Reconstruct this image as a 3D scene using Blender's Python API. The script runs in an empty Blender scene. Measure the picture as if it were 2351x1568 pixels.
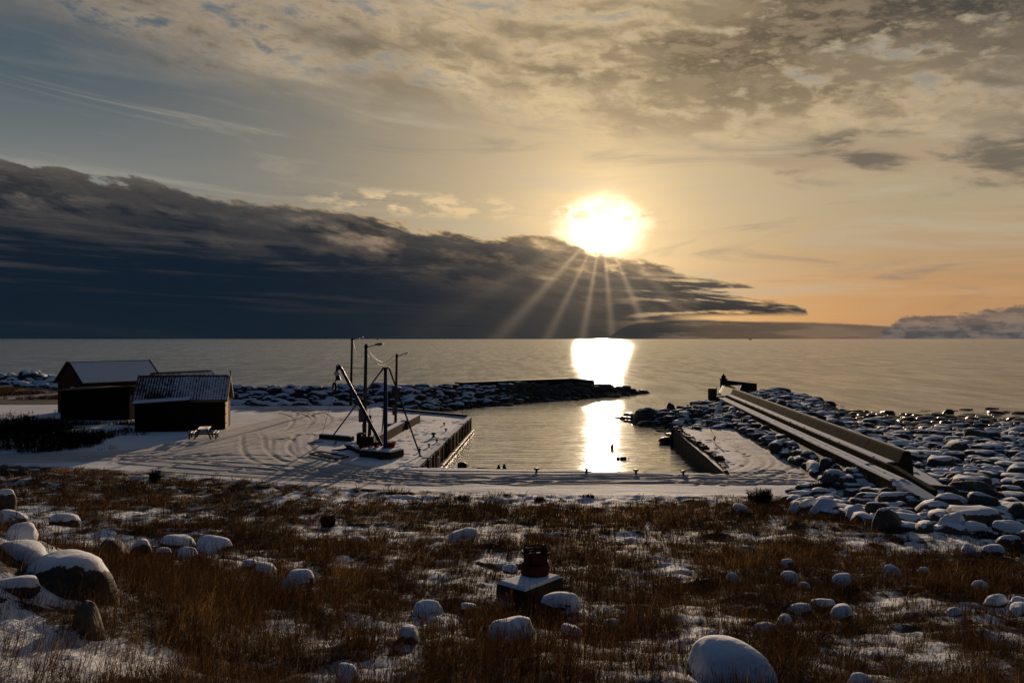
import bpy, bmesh, math, random
import numpy as np
from mathutils import Vector, Matrix
rnd = random.Random(7)
RS = np.random.RandomState(11)
C = bpy.context.scene.collection

# ---------------------------------------------------------------- camera
F = 1960.0            # focal length in the units of a 2351 wide photograph
CAMH = 7.2
cam_d = bpy.data.cameras.new("camera"); cam = bpy.data.objects.new("camera", cam_d); C.objects.link(cam)
bpy.context.scene.camera = cam
cam.location = (0, 0, CAMH); cam.rotation_euler = (math.radians(90), 0, 0)
cam_d.sensor_width = 36; cam_d.lens = 36 * F / 2351.0
cam_d.shift_y = -6.0 / 2351.0
cam_d.clip_start = 0.1; cam_d.clip_end = 60000

SUN_AZ, SUN_EL = 6.05, 7.4         # degrees, azimuth clockwise from +Y
def azel(px, py):
    a = math.atan((px - 1175.5) / F); e = math.atan((778 - py) / F * math.cos(a))
    return math.degrees(a), math.degrees(e)

# ---------------------------------------------------------------- node helpers
class E:
    """tiny wrapper: arithmetic on shader sockets"""
    nt = None
    def __init__(s, v): s.v = v
    @staticmethod
    def m(op, *a, clamp=False):
        n = E.nt.nodes.new('ShaderNodeMath'); n.operation = op; n.use_clamp = clamp
        for i, x in enumerate(a):
            x = x.v if isinstance(x, E) else x
            if isinstance(x, (int, float)): n.inputs[i].default_value = float(x)
            else: E.nt.links.new(x, n.inputs[i])
        return E(n.outputs[0])
    def __add__(s, o): return E.m('ADD', s, o)
    __radd__ = __add__
    def __sub__(s, o): return E.m('SUBTRACT', s, o)
    def __rsub__(s, o): return E.m('SUBTRACT', o, s)
    def __mul__(s, o): return E.m('MULTIPLY', s, o)
    __rmul__ = __mul__
    def __truediv__(s, o): return E.m('DIVIDE', s, o)
    def __pow__(s, o): return E.m('POWER', s, o)
    def abs(s): return E.m('ABSOLUTE', s)
    def sat(s): return E.m('MULTIPLY', s, 1.0, clamp=True)
    def min(s, o): return E.m('MINIMUM', s, o)
    def max(s, o): return E.m('MAXIMUM', s, o)
def exp_(x): return E.m('EXPONENT', x)
def smooth(x, a, b):
    """0 at a, 1 at b"""
    n = E.nt.nodes.new('ShaderNodeMapRange'); n.interpolation_type = 'SMOOTHSTEP'
    E.nt.links.new(x.v, n.inputs[0])
    for i, q in ((1, a), (2, b)):
        if isinstance(q, E): E.nt.links.new(q.v, n.inputs[i])
        else: n.inputs[i].default_value = q
    n.inputs[3].default_value = 0; n.inputs[4].default_value = 1
    return E(n.outputs[0])
def smooth_rev(x, a, b):
    return 1.0 - smooth(x, a, b)
def vec(x, y, z=0.0):
    n = E.nt.nodes.new('ShaderNodeCombineXYZ')
    for i, q in enumerate((x, y, z)):
        if isinstance(q, E): E.nt.links.new(q.v, n.inputs[i])
        else: n.inputs[i].default_value = q
    return n.outputs[0]
def noise(v, scale, detail=3, rough=0.5, dist=0.0, lac=2.0):
    n = E.nt.nodes.new('ShaderNodeTexNoise'); n.noise_dimensions = '3D'
    if v is not None: E.nt.links.new(v, n.inputs['Vector'])
    n.inputs['Scale'].default_value = scale; n.inputs['Detail'].default_value = detail
    n.inputs['Roughness'].default_value = rough; n.inputs['Distortion'].default_value = dist
    n.inputs['Lacunarity'].default_value = lac
    return E(n.outputs[0])
def curve(x, pts):
    """piecewise curve of x through pts (list of (x, y))"""
    n = E.nt.nodes.new('ShaderNodeFloatCurve'); x0, x1 = pts[0][0], pts[-1][0]
    ys = [p[1] for p in pts]; y0, y1 = min(ys), max(ys)
    t = (x - x0) / (x1 - x0)
    cm = n.mapping; c = cm.curves[0]
    q = [((p[0]-x0)/(x1-x0), (p[1]-y0)/max(1e-6, (y1-y0))) for p in pts]
    c.points[0].location = q[0]; c.points[1].location = q[-1]
    for p in q[1:-1]: c.points.new(*p)
    cm.use_clip = False; cm.update()
    E.nt.links.new(t.v, n.inputs['Value']); n.inputs['Factor'].default_value = 1
    return E(n.outputs[0]) * (y1 - y0) + y0
def col(c):
    n = E.nt.nodes.new('ShaderNodeRGB'); n.outputs[0].default_value = (c[0], c[1], c[2], 1); return n.outputs[0]
def mix(f, a, b, mode='MIX'):
    n = E.nt.nodes.new('ShaderNodeMix'); n.data_type = 'RGBA'; n.blend_type = mode; n.clamp_result = False
    f = f.v if isinstance(f, E) else f
    if isinstance(f, (int, float)): n.inputs['Factor'].default_value = f
    else: E.nt.links.new(f, n.inputs['Factor'])
    for k, q in ((6, a), (7, b)):
        if isinstance(q, tuple): n.inputs[k].default_value = (q[0], q[1], q[2], 1)
        else: E.nt.links.new(q, n.inputs[k])
    return n.outputs[2]
def scale_col(c, f):
    """colour times scalar"""
    n = E.nt.nodes.new('ShaderNodeVectorMath'); n.operation = 'SCALE'
    if isinstance(c, tuple): n.inputs[0].default_value = c
    else: E.nt.links.new(c, n.inputs[0])
    if isinstance(f, E): E.nt.links.new(f.v, n.inputs['Scale'])
    else: n.inputs['Scale'].default_value = f
    return n.outputs[0]
def add_col(a, b):
    n = E.nt.nodes.new('ShaderNodeVectorMath'); n.operation = 'ADD'
    E.nt.links.new(a, n.inputs[0]); E.nt.links.new(b, n.inputs[1]); return n.outputs[0]

# ---------------------------------------------------------------- world
def build_world():
    w = bpy.data.worlds.new("World"); bpy.context.scene.world = w; w.use_nodes = True
    nt = w.node_tree; nt.nodes.clear(); E.nt = nt
    tc = nt.nodes.new('ShaderNodeTexCoord'); sp = nt.nodes.new('ShaderNodeSeparateXYZ')
    nt.links.new(tc.outputs['Generated'], sp.inputs[0])
    x, y, z = E(sp.outputs[0]), E(sp.outputs[1]), E(sp.outputs[2])
    R2D = 180 / math.pi
    az = E.m('ARCTAN2', x, y) * R2D
    el = E.m('ARCSINE', z) * R2D
    # base: the physical sky
    sky = nt.nodes.new('ShaderNodeTexSky'); sky.sky_type = 'NISHITA'; sky.sun_disc = False
    sky.sun_elevation = math.radians(SUN_EL); sky.sun_rotation = math.radians(SUN_AZ)
    sky.air_density = 1.0; sky.dust_density = 1.2; sky.ozone_density = 2.0
    base = scale_col(sky.outputs[0], 0.035)
    # angular offsets from the sun
    da = (az - SUN_AZ); de = (el - SUN_EL)
    r2 = da*da + de*de
    r = r2 ** 0.5
    # high thin veil in front of the clear sky : warm near the sun, orange low on the right, slate to the upper left
    q = vec(x / (z + 0.10), y / (z + 0.10))
    left = smooth_rev(az - el*0.55, -38.0, 2.0)
    veil = mix(left, (0.45, 0.35, 0.215), (0.078, 0.108, 0.132))
    left2 = smooth(az*-1.0, 5.0, 30.0)
    veil = mix(smooth_rev(el, 4.0, 17.0) * left2, veil, (0.30, 0.30, 0.265))
    low = smooth_rev(el, 1.0, 9.0) * smooth(az, 4.0, 20.0)
    veil = mix(low, veil, (0.52, 0.255, 0.105))
    low2 = smooth_rev(el, 0.0, 3.2) * smooth(az, 18.0, 32.0)
    veil = mix(low2*0.5, veil, (0.36, 0.27, 0.22))
    away = smooth(r, 45.0, 95.0)                      # the part of the sky behind the camera
    veil = mix(away, veil, (0.010, 0.024, 0.054))
    overhead = smooth(el, 24.0, 48.0)
    veil = mix(overhead, veil, (0.026, 0.051, 0.100))
    c = mix(0.86, base, veil)
    c = add_col(c, scale_col((1.0, 0.66, 0.30), exp_(r2 * (-1.0/130.0)) * 0.19))
    # thin cirrus streaks running down to the right on the left, up to the right elsewhere
    sv = vec(az*0.055 + el*0.03, el*0.46 + az*0.040*smooth_rev(az, -6.0, 14.0), 1.7)
    s1 = noise(sv, 1.0, 6, 0.60, 0.9)
    c = mix((smooth(s1, 0.50, 0.72)*0.5*smooth_rev(r, 24.0, 60.0)), c, (0.50, 0.44, 0.33))
    c = mix((smooth_rev(s1, 0.28, 0.47)*0.5*smooth_rev(r, 30.0, 60.0)), c, (0.17, 0.18, 0.18))
    c = mix((smooth(noise(vec(az*0.035-el*0.02, el*0.8, 9.1), 1.0, 5, 0.6, 0.3), 0.48, 0.75)*0.35*smooth_rev(el, 5.0, 12.0)*smooth_rev(r, 40.0, 70.0)), c, (0.62, 0.44, 0.27))
    # altocumulus field in the upper sky
    wv = noise(vec(az*0.10, el*0.16, 3.3), 1.0, 3, 0.6)
    edge = curve(az, [(-90, 40)] + [azel(a, b) for a, b in ((120, 40), (420, 120), (640, 215), (900, 255), (1200, 285), (1500, 310), (1850, 310), (2351, 300))] + [(90, 16)])
    fld = smooth(el - edge + (wv - 0.5)*8.0, -2.6, 3.0) * smooth_rev(el, 25.0, 38.0) * smooth_rev(r, 38.0, 60.0)
    nb = noise(vec(az*0.10 + el*0.12, el*0.27 + az*0.035*smooth_rev(az, -8.0, 10.0), 8.2), 1.0, 3, 0.5, 0.5)
    nm = noise(vec(az*0.30 + el*0.20, el*0.74 + az*0.09*smooth_rev(az, -8.0, 10.0), 5.5), 1.0, 4, 0.55, 0.35)
    nf = noise(vec(az*0.62 + el*0.2, el*1.55, 4.1), 1.15, 6, 0.64, 0.2)
    cells = nm*0.5 + nf*0.5
    cover = smooth(cells*0.7 + nb*0.3, 0.37, 0.50)
    band = smooth_rev(((el - 16.4) - (az-14.0)*0.14).abs(), 0.6, 4.8)       # the heavy grey bar, upper right
    bias = curve(az, [(-90, -0.10), (-30, -0.10), (-17, -0.03), (-8, 0.01), (2, -0.005), (8, 0.02), (14, 0.10), (28, 0.12), (90, 0.12)])*band
    bias = bias + smooth(el + (nb-0.5)*8.0, 16.5, 21.0)*smooth(az, -18.0, 14.0)*0.06 + smooth_rev((az + 8.0 + (el-16.5)*0.9).abs(), 1.0, 5.5)*smooth_rev((el - 16.0).abs(), 2.0, 4.5)*0.075
    dens = smooth(nb*0.30 + nm*0.36 + nf*0.34 + bias*0.95, 0.440, 0.635)
    lit = mix(smooth(r, 8.0, 30.0), (0.80, 0.59, 0.33), (0.44, 0.335, 0.225))
    lit = mix(smooth_rev(nf, 0.38, 0.56)*0.5, lit, mix(smooth(r, 8.0, 30.0), (0.46, 0.37, 0.26), (0.23, 0.21, 0.185)))
    shade = mix(smooth(r, 8.0, 30.0), (0.155, 0.115, 0.070), (0.052, 0.052, 0.049))
    shade = mix(smooth(nf*0.5+nm*0.5, 0.44, 0.60)*0.8, shade, mix(smooth(r, 8.0, 30.0), (0.38, 0.285, 0.175), (0.20, 0.16, 0.115)))
    cl = mix(dens, lit, shade)
    c = mix(fld*(cover*0.75 + 0.25*smooth(az, -20.0, 8.0)), c, cl)
    c = mix(fld*smooth_rev(nm*0.5+nb*0.5, 0.355, 0.44)*0.6, c, mix(smooth(r, 10.0, 30.0), (0.33, 0.31, 0.28), (0.15, 0.175, 0.195)))
    # ribbon cloud at the right
    rib_c = curve(az, [(azel(1600,365)[0], azel(1600,368)[1]), azel(1750, 372), azel(2000, 358), azel(2200, 364), azel(2351, 366), (40, 11.5)])
    rn = noise(vec(az*0.20+el*0.25, el*0.75, 2.2), 1.0, 6, 0.55, 0.3)
    rw = smooth(az, azel(1640,0)[0], azel(1950,0)[0])*1.1
    rib = smooth(rn*2.6 - (((el - rib_c)/ (rw + 0.12)).abs()), -0.10, 0.80) * smooth(az, azel(1660,0)[0], azel(1760,0)[0]) * smooth_rev(az, 33.0, 40.0)
    c = mix(rib*0.82, c, mix(smooth(rn, 0.42, 0.6), (0.42, 0.31, 0.20), (0.12, 0.105, 0.085)))
    # the sun behind a bright break
    glown = noise(vec(az*0.5, el*0.9, 7.0), 1.0, 5, 0.6)
    rr = ((da*da*0.66 + (de*1.2)*(de*1.2))**0.5) + (glown-0.5)*1.8
    disc = smooth_rev(rr, 1.3, 3.1)
    c = add_col(c, scale_col((1.0, 0.86, 0.62), disc*0.85 + exp_(r2*(-1.0/1.6))*3.0))
    c = add_col(c, scale_col((1.0, 0.66, 0.28), exp_(r2*(-1.0/20.0))*0.42))
    # small bright tufts left of the sun
    tn = noise(vec(az*0.35, el*1.0, 4.4), 1.3, 7, 0.62, 0.2)
    tband = smooth_rev((el - 8.6 - (az)*-0.045).abs(), 0.25, 1.1) * smooth(az, -16.0, -8.0) * smooth_rev(az, 8.0, 13.0)
    c = mix(tband*smooth(tn, 0.47, 0.60)*0.75, c, (0.86, 0.62, 0.34))
    # dark bank low on the left
    bn = noise(vec(az*0.15+el*0.10, el*0.42 + az*0.05, 0.3), 1.15, 6, 0.52, 0.2)
    bf = noise(vec(az*0.36+el*0.2, el*1.05 + az*0.1, 3.9), 1.2, 7, 0.62, 0.1)
    bl = noise(vec(az*0.09, el*0.33+az*0.015, 6.3), 1.2, 4, 0.5)
    top = curve(az, [(-90, 9.0)] + [azel(a, b) for a, b in ((-200, 385), (0, 378), (130, 398), (420, 428), (560, 462), (840, 494), (1050, 530), (1200, 545), (1300, 566), (1360, 596), (1420, 610), (1560, 612), (1700, 645), (1790, 672), (1850, 700), (1880, 790), (2200, 840))] + [(40, -2.0), (90, -2.0)])
    depth = top - el + (bn - 0.5)*3.6 + (bf-0.5)*2.0
    bank = smooth(depth, -0.06, 0.17)
    # streaky holes near the sun and in the tapering tip
    hn = noise(vec(az*0.07, el*1.1 + az*0.06, 1.1), 1.0, 6, 0.58, 0.4)
    hole_zone = smooth(az, 6.0, 13.0) * smooth_rev((el - 2.6).abs(), 0.9, 2.2)
    bank = bank * (1.0 - hole_zone*smooth(hn + (bf-0.5)*0.2, 0.51, 0.585)) * (1.0 - smooth(az, 9.5, 13.5)*smooth_rev(el + (hn-0.5)*0.8, 1.35, 1.75))
    body = mix(smooth(depth, 0.1, 2.6), (0.062, 0.058, 0.055), (0.014, 0.020, 0.031))
    body = mix(smooth(az, -20.0, 14.0)*0.8*smooth(depth, 0.2, 2.0), body, (0.024, 0.028, 0.031))
    body = mix(smooth(depth, 1.8, 3.8)*smooth_rev(az, -20.0, 10.0)*0.9, body, (0.0040, 0.0120, 0.0240))
    lay = noise(vec(az*0.05, el*1.0 + az*0.035, 21.0), 1.0, 5, 0.6, 0.3)
    body = mix(smooth(lay, 0.50, 0.66)*0.6, body, mix(smooth(el, 1.0, 6.5), (0.022, 0.024, 0.032), (0.075, 0.068, 0.064)))
    body = mix(smooth_rev(el, 0.0, 2.8)*0.6, body, mix(smooth(az, -14.0, 2.0), (0.0070, 0.0155, 0.0255), (0.022, 0.026, 0.029)))
    # billows : soft grey light tops
    pf = bn*0.55 + bf*0.45
    upper = smooth_rev(depth, 1.2, 5.0)
    body = mix(smooth(pf, 0.46, 0.64)*upper*0.75, body, mix(smooth(r, 5.0, 24.0), (0.30, 0.20, 0.115), (0.125, 0.108, 0.094)))
    body = mix(smooth(pf, 0.58, 0.68)*upper*0.7, body, mix(smooth(r, 3.0, 22.0), (0.80, 0.55, 0.28), (0.30, 0.24, 0.18)))
    body = mix(smooth(bl*0.5+hn*0.5, 0.49, 0.62)*smooth_rev(depth, 3.0, 6.0)*0.45, body, (0.052, 0.048, 0.050))
    body = mix(smooth_rev(bf*0.6+hn*0.4, 0.38, 0.50)*0.5, body, (0.007, 0.013, 0.022))
    rim = smooth_rev(depth.abs(), 0.0, 0.45) * smooth_rev(r, 6.0, 40.0)
    body = mix(rim*0.75, body, mix(smooth(r, 6.0, 30.0), (0.85, 0.58, 0.28), (0.40, 0.33, 0.25)))
    # light shafts below the sun
    ang = E.m('ARCTAN2', da, (de - 0.15)*-1.0) * R2D
    rays = None
    for a0, wd, st in ((-60, 4.0, 0.45), (-43, 2.8, 1.0), (-26, 2.3, 0.8), (-10, 2.1, 1.0), (5.0, 2.2, 0.9), (22.5, 2.4, 1.0), (42, 3.4, 0.6), (62, 5.0, 0.35)):
        t = (ang - a0) / wd
        g = exp_(t*t*-1.0) * st
        rays = g if rays is None else rays + g
    fall = exp_(r*(-1.0/4.4)) * smooth(r, 1.0, 2.4)
    body = add_col(body, scale_col((1.0, 0.72, 0.42), rays*fall*0.34 + exp_(r*(-1.0/3.4))*0.26))
    c = mix(bank*0.995, c, body)
    # bank lying on the horizon to the right, and the heap cloud at the far right
    hz = noise(vec(az*0.14, el*1.1, 12.0), 1.0, 7, 0.62, 0.2)
    hb = smooth(curve(az, [(-90, -2), (-1, -2), (7, 0.6), (11, 1.25), (16, 1.15), (22, 0.95), (26, 0.80), (34, 1.0), (90, 1.0)]) + (hz-0.5)*0.7 - el, -0.05, 0.14)
    hcol = mix(smooth(az, 12.0, 26.0), (0.035, 0.035, 0.036), (0.13, 0.095, 0.078))
    hcol = mix(smooth(hz, 0.5, 0.62)*0.5, hcol, (0.21, 0.15, 0.105))
    c = mix(hb*0.9, c, hcol)
    hn2 = noise(vec(az*0.45, el*1.2, 15.0), 1.2, 7, 0.6, 0.1)
    heap = smooth(curve(az, [(-90, -3), (17, -3), (22.5, -0.3), (23.8, 0.6), (25.2, 1.45), (27.5, 1.45), (29.5, 1.75), (33, 1.6), (45, 0.8), (90, 0.5)]) + (hn2-0.5)*2.0 - el, -0.08, 0.25)
    c = mix(heap*0.8, c, mix(smooth(hn2, 0.42, 0.60), (0.19, 0.155, 0.135), (0.065, 0.070, 0.080)))
    # below the horizon: dark sea tone
    c = mix(smooth(el*-1.0, 0.2, 1.5), c, (0.03, 0.035, 0.04))
    bg = nt.nodes.new('ShaderNodeBackground'); nt.links.new(c, bg.inputs[0]); bg.inputs[1].default_value = 1.0
    out = nt.nodes.new('ShaderNodeOutputWorld'); nt.links.new(bg.outputs[0], out.inputs[0])
    w.cycles.sampling_method = 'MANUAL'; w.cycles.sample_map_resolution = 2048
build_world()

sl = bpy.data.lights.new("sun", 'SUN'); so = bpy.data.objects.new("sun", sl); C.objects.link(so)
sl.energy = 4.3; sl.angle = math.radians(0.6); sl.color = (1.0, 0.74, 0.50)
_a, _e = math.radians(SUN_AZ), math.radians(SUN_EL)
sd = Vector((math.sin(_a)*math.cos(_e), math.cos(_a)*math.cos(_e), math.sin(_e)))
so.rotation_euler = sd.to_track_quat('Z', 'Y').to_euler()
so.location = (0, 0, 60)

vs = bpy.context.scene.view_settings
vs.view_transform = 'Standard'; vs.look = 'None'; vs.exposure = 0; vs.gamma = 1; vs.use_curve_mapping = False


# ================================================================ helpers for objects
def tag(o, label=None, cat=None, group=None, kind=None):
    if label: o['label'] = label
    if cat: o['category'] = cat
    if group: o['group'] = group
    if kind: o['kind'] = kind
    return o
def empty(name, loc, label=None, cat=None, group=None):
    o = bpy.data.objects.new(name, None); C.objects.link(o); o.location = loc; o.empty_display_size = 0.2
    return tag(o, label, cat, group)
def np_mesh(name, V, Fq=None, Ft=None, smooth=True):
    """mesh from arrays: V (n,3), quads (m,4), tris (k,3)"""
    me = bpy.data.meshes.new(name)
    V = np.asarray(V, dtype=np.float32); me.vertices.add(len(V)); me.vertices.foreach_set('co', V.ravel())
    loops = []; starts = []; tot = 0; n = 0
    if Fq is not None and len(Fq):
        Fq = np.asarray(Fq, dtype=np.int32); loops.append(Fq.ravel()); starts.append(np.arange(len(Fq))*4); tot = len(Fq)*4; n += len(Fq)
    if Ft is not None and len(Ft):
        Ft = np.asarray(Ft, dtype=np.int32); loops.append(Ft.ravel()); starts.append(tot + np.arange(len(Ft))*3); n += len(Ft)
    L = np.concatenate(loops).astype(np.int32); S = np.concatenate(starts).astype(np.int32)
    me.loops.add(len(L)); me.loops.foreach_set('vertex_index', L)
    me.polygons.add(n); me.polygons.foreach_set('loop_start', S)
    me.update(calc_edges=True)
    if smooth: me.polygons.foreach_set('use_smooth', np.ones(n, dtype=bool))
    me.validate()
    return me
def attr(me, name, vals):
    a = me.attributes.new(name, 'FLOAT', 'POINT'); a.data.foreach_set('value', np.asarray(vals, dtype=np.float32))
def link(name, me, mat, parent=None, loc=None):
    o = bpy.data.objects.new(name, me); C.objects.link(o)
    if mat and not me.materials: me.materials.append(mat)
    if parent: o.parent = parent
    if loc is not None: o.location = loc
    return o

class MB:
    def __init__(s): s.v = []; s.f = []
    def add(s, vs, fs):
        k = len(s.v); s.v += [tuple(p) for p in vs]; s.f += [tuple(i + k for i in f) for f in fs]; return s
    def hexa(s, b, t):
        """solid between bottom quad b and top quad t (4 points each, same order)"""
        return s.add(list(b) + list(t), [(3,2,1,0),(4,5,6,7),(0,1,5,4),(1,2,6,5),(2,3,7,6),(3,0,4,7)])
    def box(s, c, d, rz=0, rx=0, ry=0):
        M = Matrix.Rotation(rz, 3, 'Z') @ Matrix.Rotation(ry, 3, 'Y') @ Matrix.Rotation(rx, 3, 'X')
        P = [Vector(c) + M @ Vector((sx*d[0]/2, sy*d[1]/2, sz*d[2]/2)) for sz in (-1,1) for sx, sy in ((-1,-1),(1,-1),(1,1),(-1,1))]
        return s.hexa(P[:4], P[4:])
    def tube(s, pts, r, n=8, cap=True):
        pts = [Vector(p) for p in pts]; m = len(pts); rs = r if isinstance(r, (list, tuple)) else [r]*m
        vs = []; up0 = None
        for i, p in enumerate(pts):
            d = (pts[min(i+1, m-1)] - pts[max(i-1, 0)])
            d = d.normalized() if d.length > 1e-9 else Vector((0,0,1))
            a = up0 if up0 is not None and abs(up0.dot(d)) < 0.95 else (Vector((0,0,1)) if abs(d.z) < 0.9 else Vector((1,0,0)))
            u = d.cross(a).normalized(); w = u.cross(d).normalized(); up0 = w
            for k in range(n):
                t = 2*math.pi*k/n; vs.append(p + (u*math.cos(t) + w*math.sin(t))*rs[i])
        fs = [(i*n+k, i*n+(k+1)%n, (i+1)*n+(k+1)%n, (i+1)*n+k) for i in range(m-1) for k in range(n)]
        if cap: fs += [tuple(range(n-1, -1, -1)), tuple((m-1)*n + k for k in range(n))]
        return s.add(vs, fs)
    def lathe(s, c, prof, n=20):
        """prof: list of (radius, z)"""
        c = Vector(c); vs = [c + Vector((r*math.cos(2*math.pi*k/n), r*math.sin(2*math.pi*k/n), z)) for r, z in prof for k in range(n)]
        m = len(prof)
        fs = [(i*n+k, i*n+(k+1)%n, (i+1)*n+(k+1)%n, (i+1)*n+k) for i in range(m-1) for k in range(n)]
        fs += [tuple(range(n-1, -1, -1)), tuple((m-1)*n + k for k in range(n))]
        return s.add(vs, fs)
    def torus(s, c, R, r, axis=(0,0,1), n=20, m=8, a0=0, a1=2*math.pi):
        ax = Vector(axis).normalized(); q = ax.to_track_quat('Z', 'Y'); c = Vector(c); full = abs(a1-a0-2*math.pi) < 1e-3
        nn = n if full else n + 1; vs = []
        for i in range(nn):
            t = a0 + (a1-a0)*i/n
            for k in range(m):
                u = 2*math.pi*k/m
                vs.append(c + q @ Vector(((R + r*math.cos(u))*math.cos(t), (R + r*math.cos(u))*math.sin(t), r*math.sin(u))))
        fs = [(i*m+k, ((i+1)%nn)*m+k, ((i+1)%nn)*m+(k+1)%m, i*m+(k+1)%m) for i in range(n) for k in range(m)]
        return s.add(vs, fs)
    def build(s, name, mat, parent=None, smooth=False, bevel=0, origin=None):
        o0 = Vector(origin) if origin is not None else (Vector(parent.matrix_basis.translation) if parent and parent.parent is None else Vector((0,0,0)))
        if parent is not None and parent.parent is not None: o0 = Vector(parent.parent.matrix_basis.translation)
        me = bpy.data.meshes.new(name); me.from_pydata([tuple(Vector(p) - o0) for p in s.v], [], s.f)
        bm = bmesh.new(); bm.from_mesh(me); bmesh.ops.recalc_face_normals(bm, faces=bm.faces); bm.to_mesh(me); bm.free()
        if smooth:
            me.polygons.foreach_set('use_smooth', [True]*len(me.polygons))
            me.set_sharp_from_angle(angle=math.radians(40))
        o = link(name, me, mat, parent)
        if parent is None: o.location = o0
        if bevel:
            b = o.modifiers.new('bevel', 'BEVEL'); b.width = bevel; b.segments = 2; b.limit_method = 'ANGLE'
        return o

# value noise ---------------------------------------------------------------
def _h(ix, iy, seed):
    h = (ix.astype(np.int64)*374761393 + iy.astype(np.int64)*668265263 + seed*1442695041) & 0xffffffff
    h = ((h ^ (h >> 13)) * 1274126177) & 0xffffffff
    h = h ^ (h >> 16)
    return (h & 0xffffff) / float(0xffffff)
def vn(x, y, seed=0):
    x = np.asarray(x, float); y = np.asarray(y, float)
    ix, iy = np.floor(x), np.floor(y); fx, fy = x-ix, y-iy
    fx = fx*fx*(3-2*fx); fy = fy*fy*(3-2*fy)
    a = _h(ix,iy,seed); b = _h(ix+1,iy,seed); c = _h(ix,iy+1,seed); d = _h(ix+1,iy+1,seed)
    return (a*(1-fx)+b*fx)*(1-fy) + (c*(1-fx)+d*fx)*fy
def fbm(x, y, seed=0, o=4, g=0.5):
    s = 0; A = 1; T = 0; f = 1
    for i in range(o):
        s = s + A*vn(x*f+17.3*i, y*f-9.1*i, seed+i); T += A; A *= g; f *= 2.03
    return s/T
def sst(x, a, b):
    t = np.clip((np.asarray(x, float)-a)/(b-a), 0, 1); return t*t*(3-2*t)

# ---------------------------------------------------------------- terrain height
WATER = -1.3
def D2W(px, py, z=0.0):
    Y = (CAMH - z)*F/(py - 778.0); return ((px-1175.5)/F*Y, Y)
def at(px, py, z=0.0):
    x, y = D2W(px, py, z); return Vector((x, y, z))
def atY(px, py, Y):
    return Vector(((px-1175.5)/F*Y, Y, CAMH - (py-778.0)/F*Y))

QL = [(47.8, -5.26), (78.4, -3.8)]          # left quay edge (Y, X)
QR = [(45.5, 11.4), (68.0, 12.9)]           # right quay edge
def xl(Y): return np.interp(Y, [0, 47.8, 78.4, 200], [-5.26, -5.26, -3.8, -3.8])
def xr(Y): return np.interp(Y, [0, 45.5, 68, 200], [11.4, 11.4, 12.9, 12.9])
def ynear(X): return np.interp(X, [-5.26, 11.4], [47.8, 45.5])
def Xp(Y): return 16.9 + (np.asarray(Y, float)-40.6)*(4.7/48.8)
def Yb(X): return np.interp(X, [-60, -29.8, -18.2, -12.2, -5.8, 2.5, 12.6, 16, 30], [54, 49.7, 46, 43.2, 41, 39.8, 39.5, 39.5, 41.5])
LAND = [(-160,-5),(-160,165),(-95,150),(-75,136),(-57,120),(-40,105),(-31,99),(-15,92),(-12.9,87),(-3.8,78.4),(-5.26,47.8),(11.4,45.5),(12.9,68),(19.8,69.5),(17.1,42),(160,42),(160,-5)]
RIDGES = [
  ([(-38,102.5,1.2),(-34,101,1.5),(-24,98.5,1.7),(-15,100,1.6),(-9,108,1.25),(0,116.5,0.70),(9,124.5,0.55),(14,128.5,0.2),(18,131,-0.5),(21,133,-1.3)], 0.48),
  ([(-110,160,1.0),(-75,138,1.0),(-55,121,1.0),(-40,107,0.9)], 0.35),
  ([(12.6,92.5,-1.1),(15,86,-.25),(18,82,.35),(21,84,.8)], 0.38),
  ([(16.9,40.6,.62),(19,62,.66),(21.6,86,.8),(23.5,94,.8)], 0.34),
  ([(20.5,46,.5),(24,72,.7),(29,98,.8),(34,112,.5),(39,114,-.6)], 0.26),
]
def seg_dist(X, Y, a, b):
    ax, ay = a[0], a[1]; dx, dy = b[0]-ax, b[1]-ay; L = dx*dx+dy*dy
    t = np.clip(((X-ax)*dx + (Y-ay)*dy)/L, 0, 1)
    return np.hypot(X-ax-t*dx, Y-ay-t*dy), t
def inside(X, Y, P):
    r = np.zeros(np.shape(X), bool); n = len(P)
    for i in range(n):
        x1,y1 = P[i]; x2,y2 = P[(i+1)%n]
        if y1 == y2: continue
        c = ((y1 > Y) != (y2 > Y)) & (X < (x2-x1)*(Y-y1)/(y2-y1)+x1); r ^= c
    return r

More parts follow.
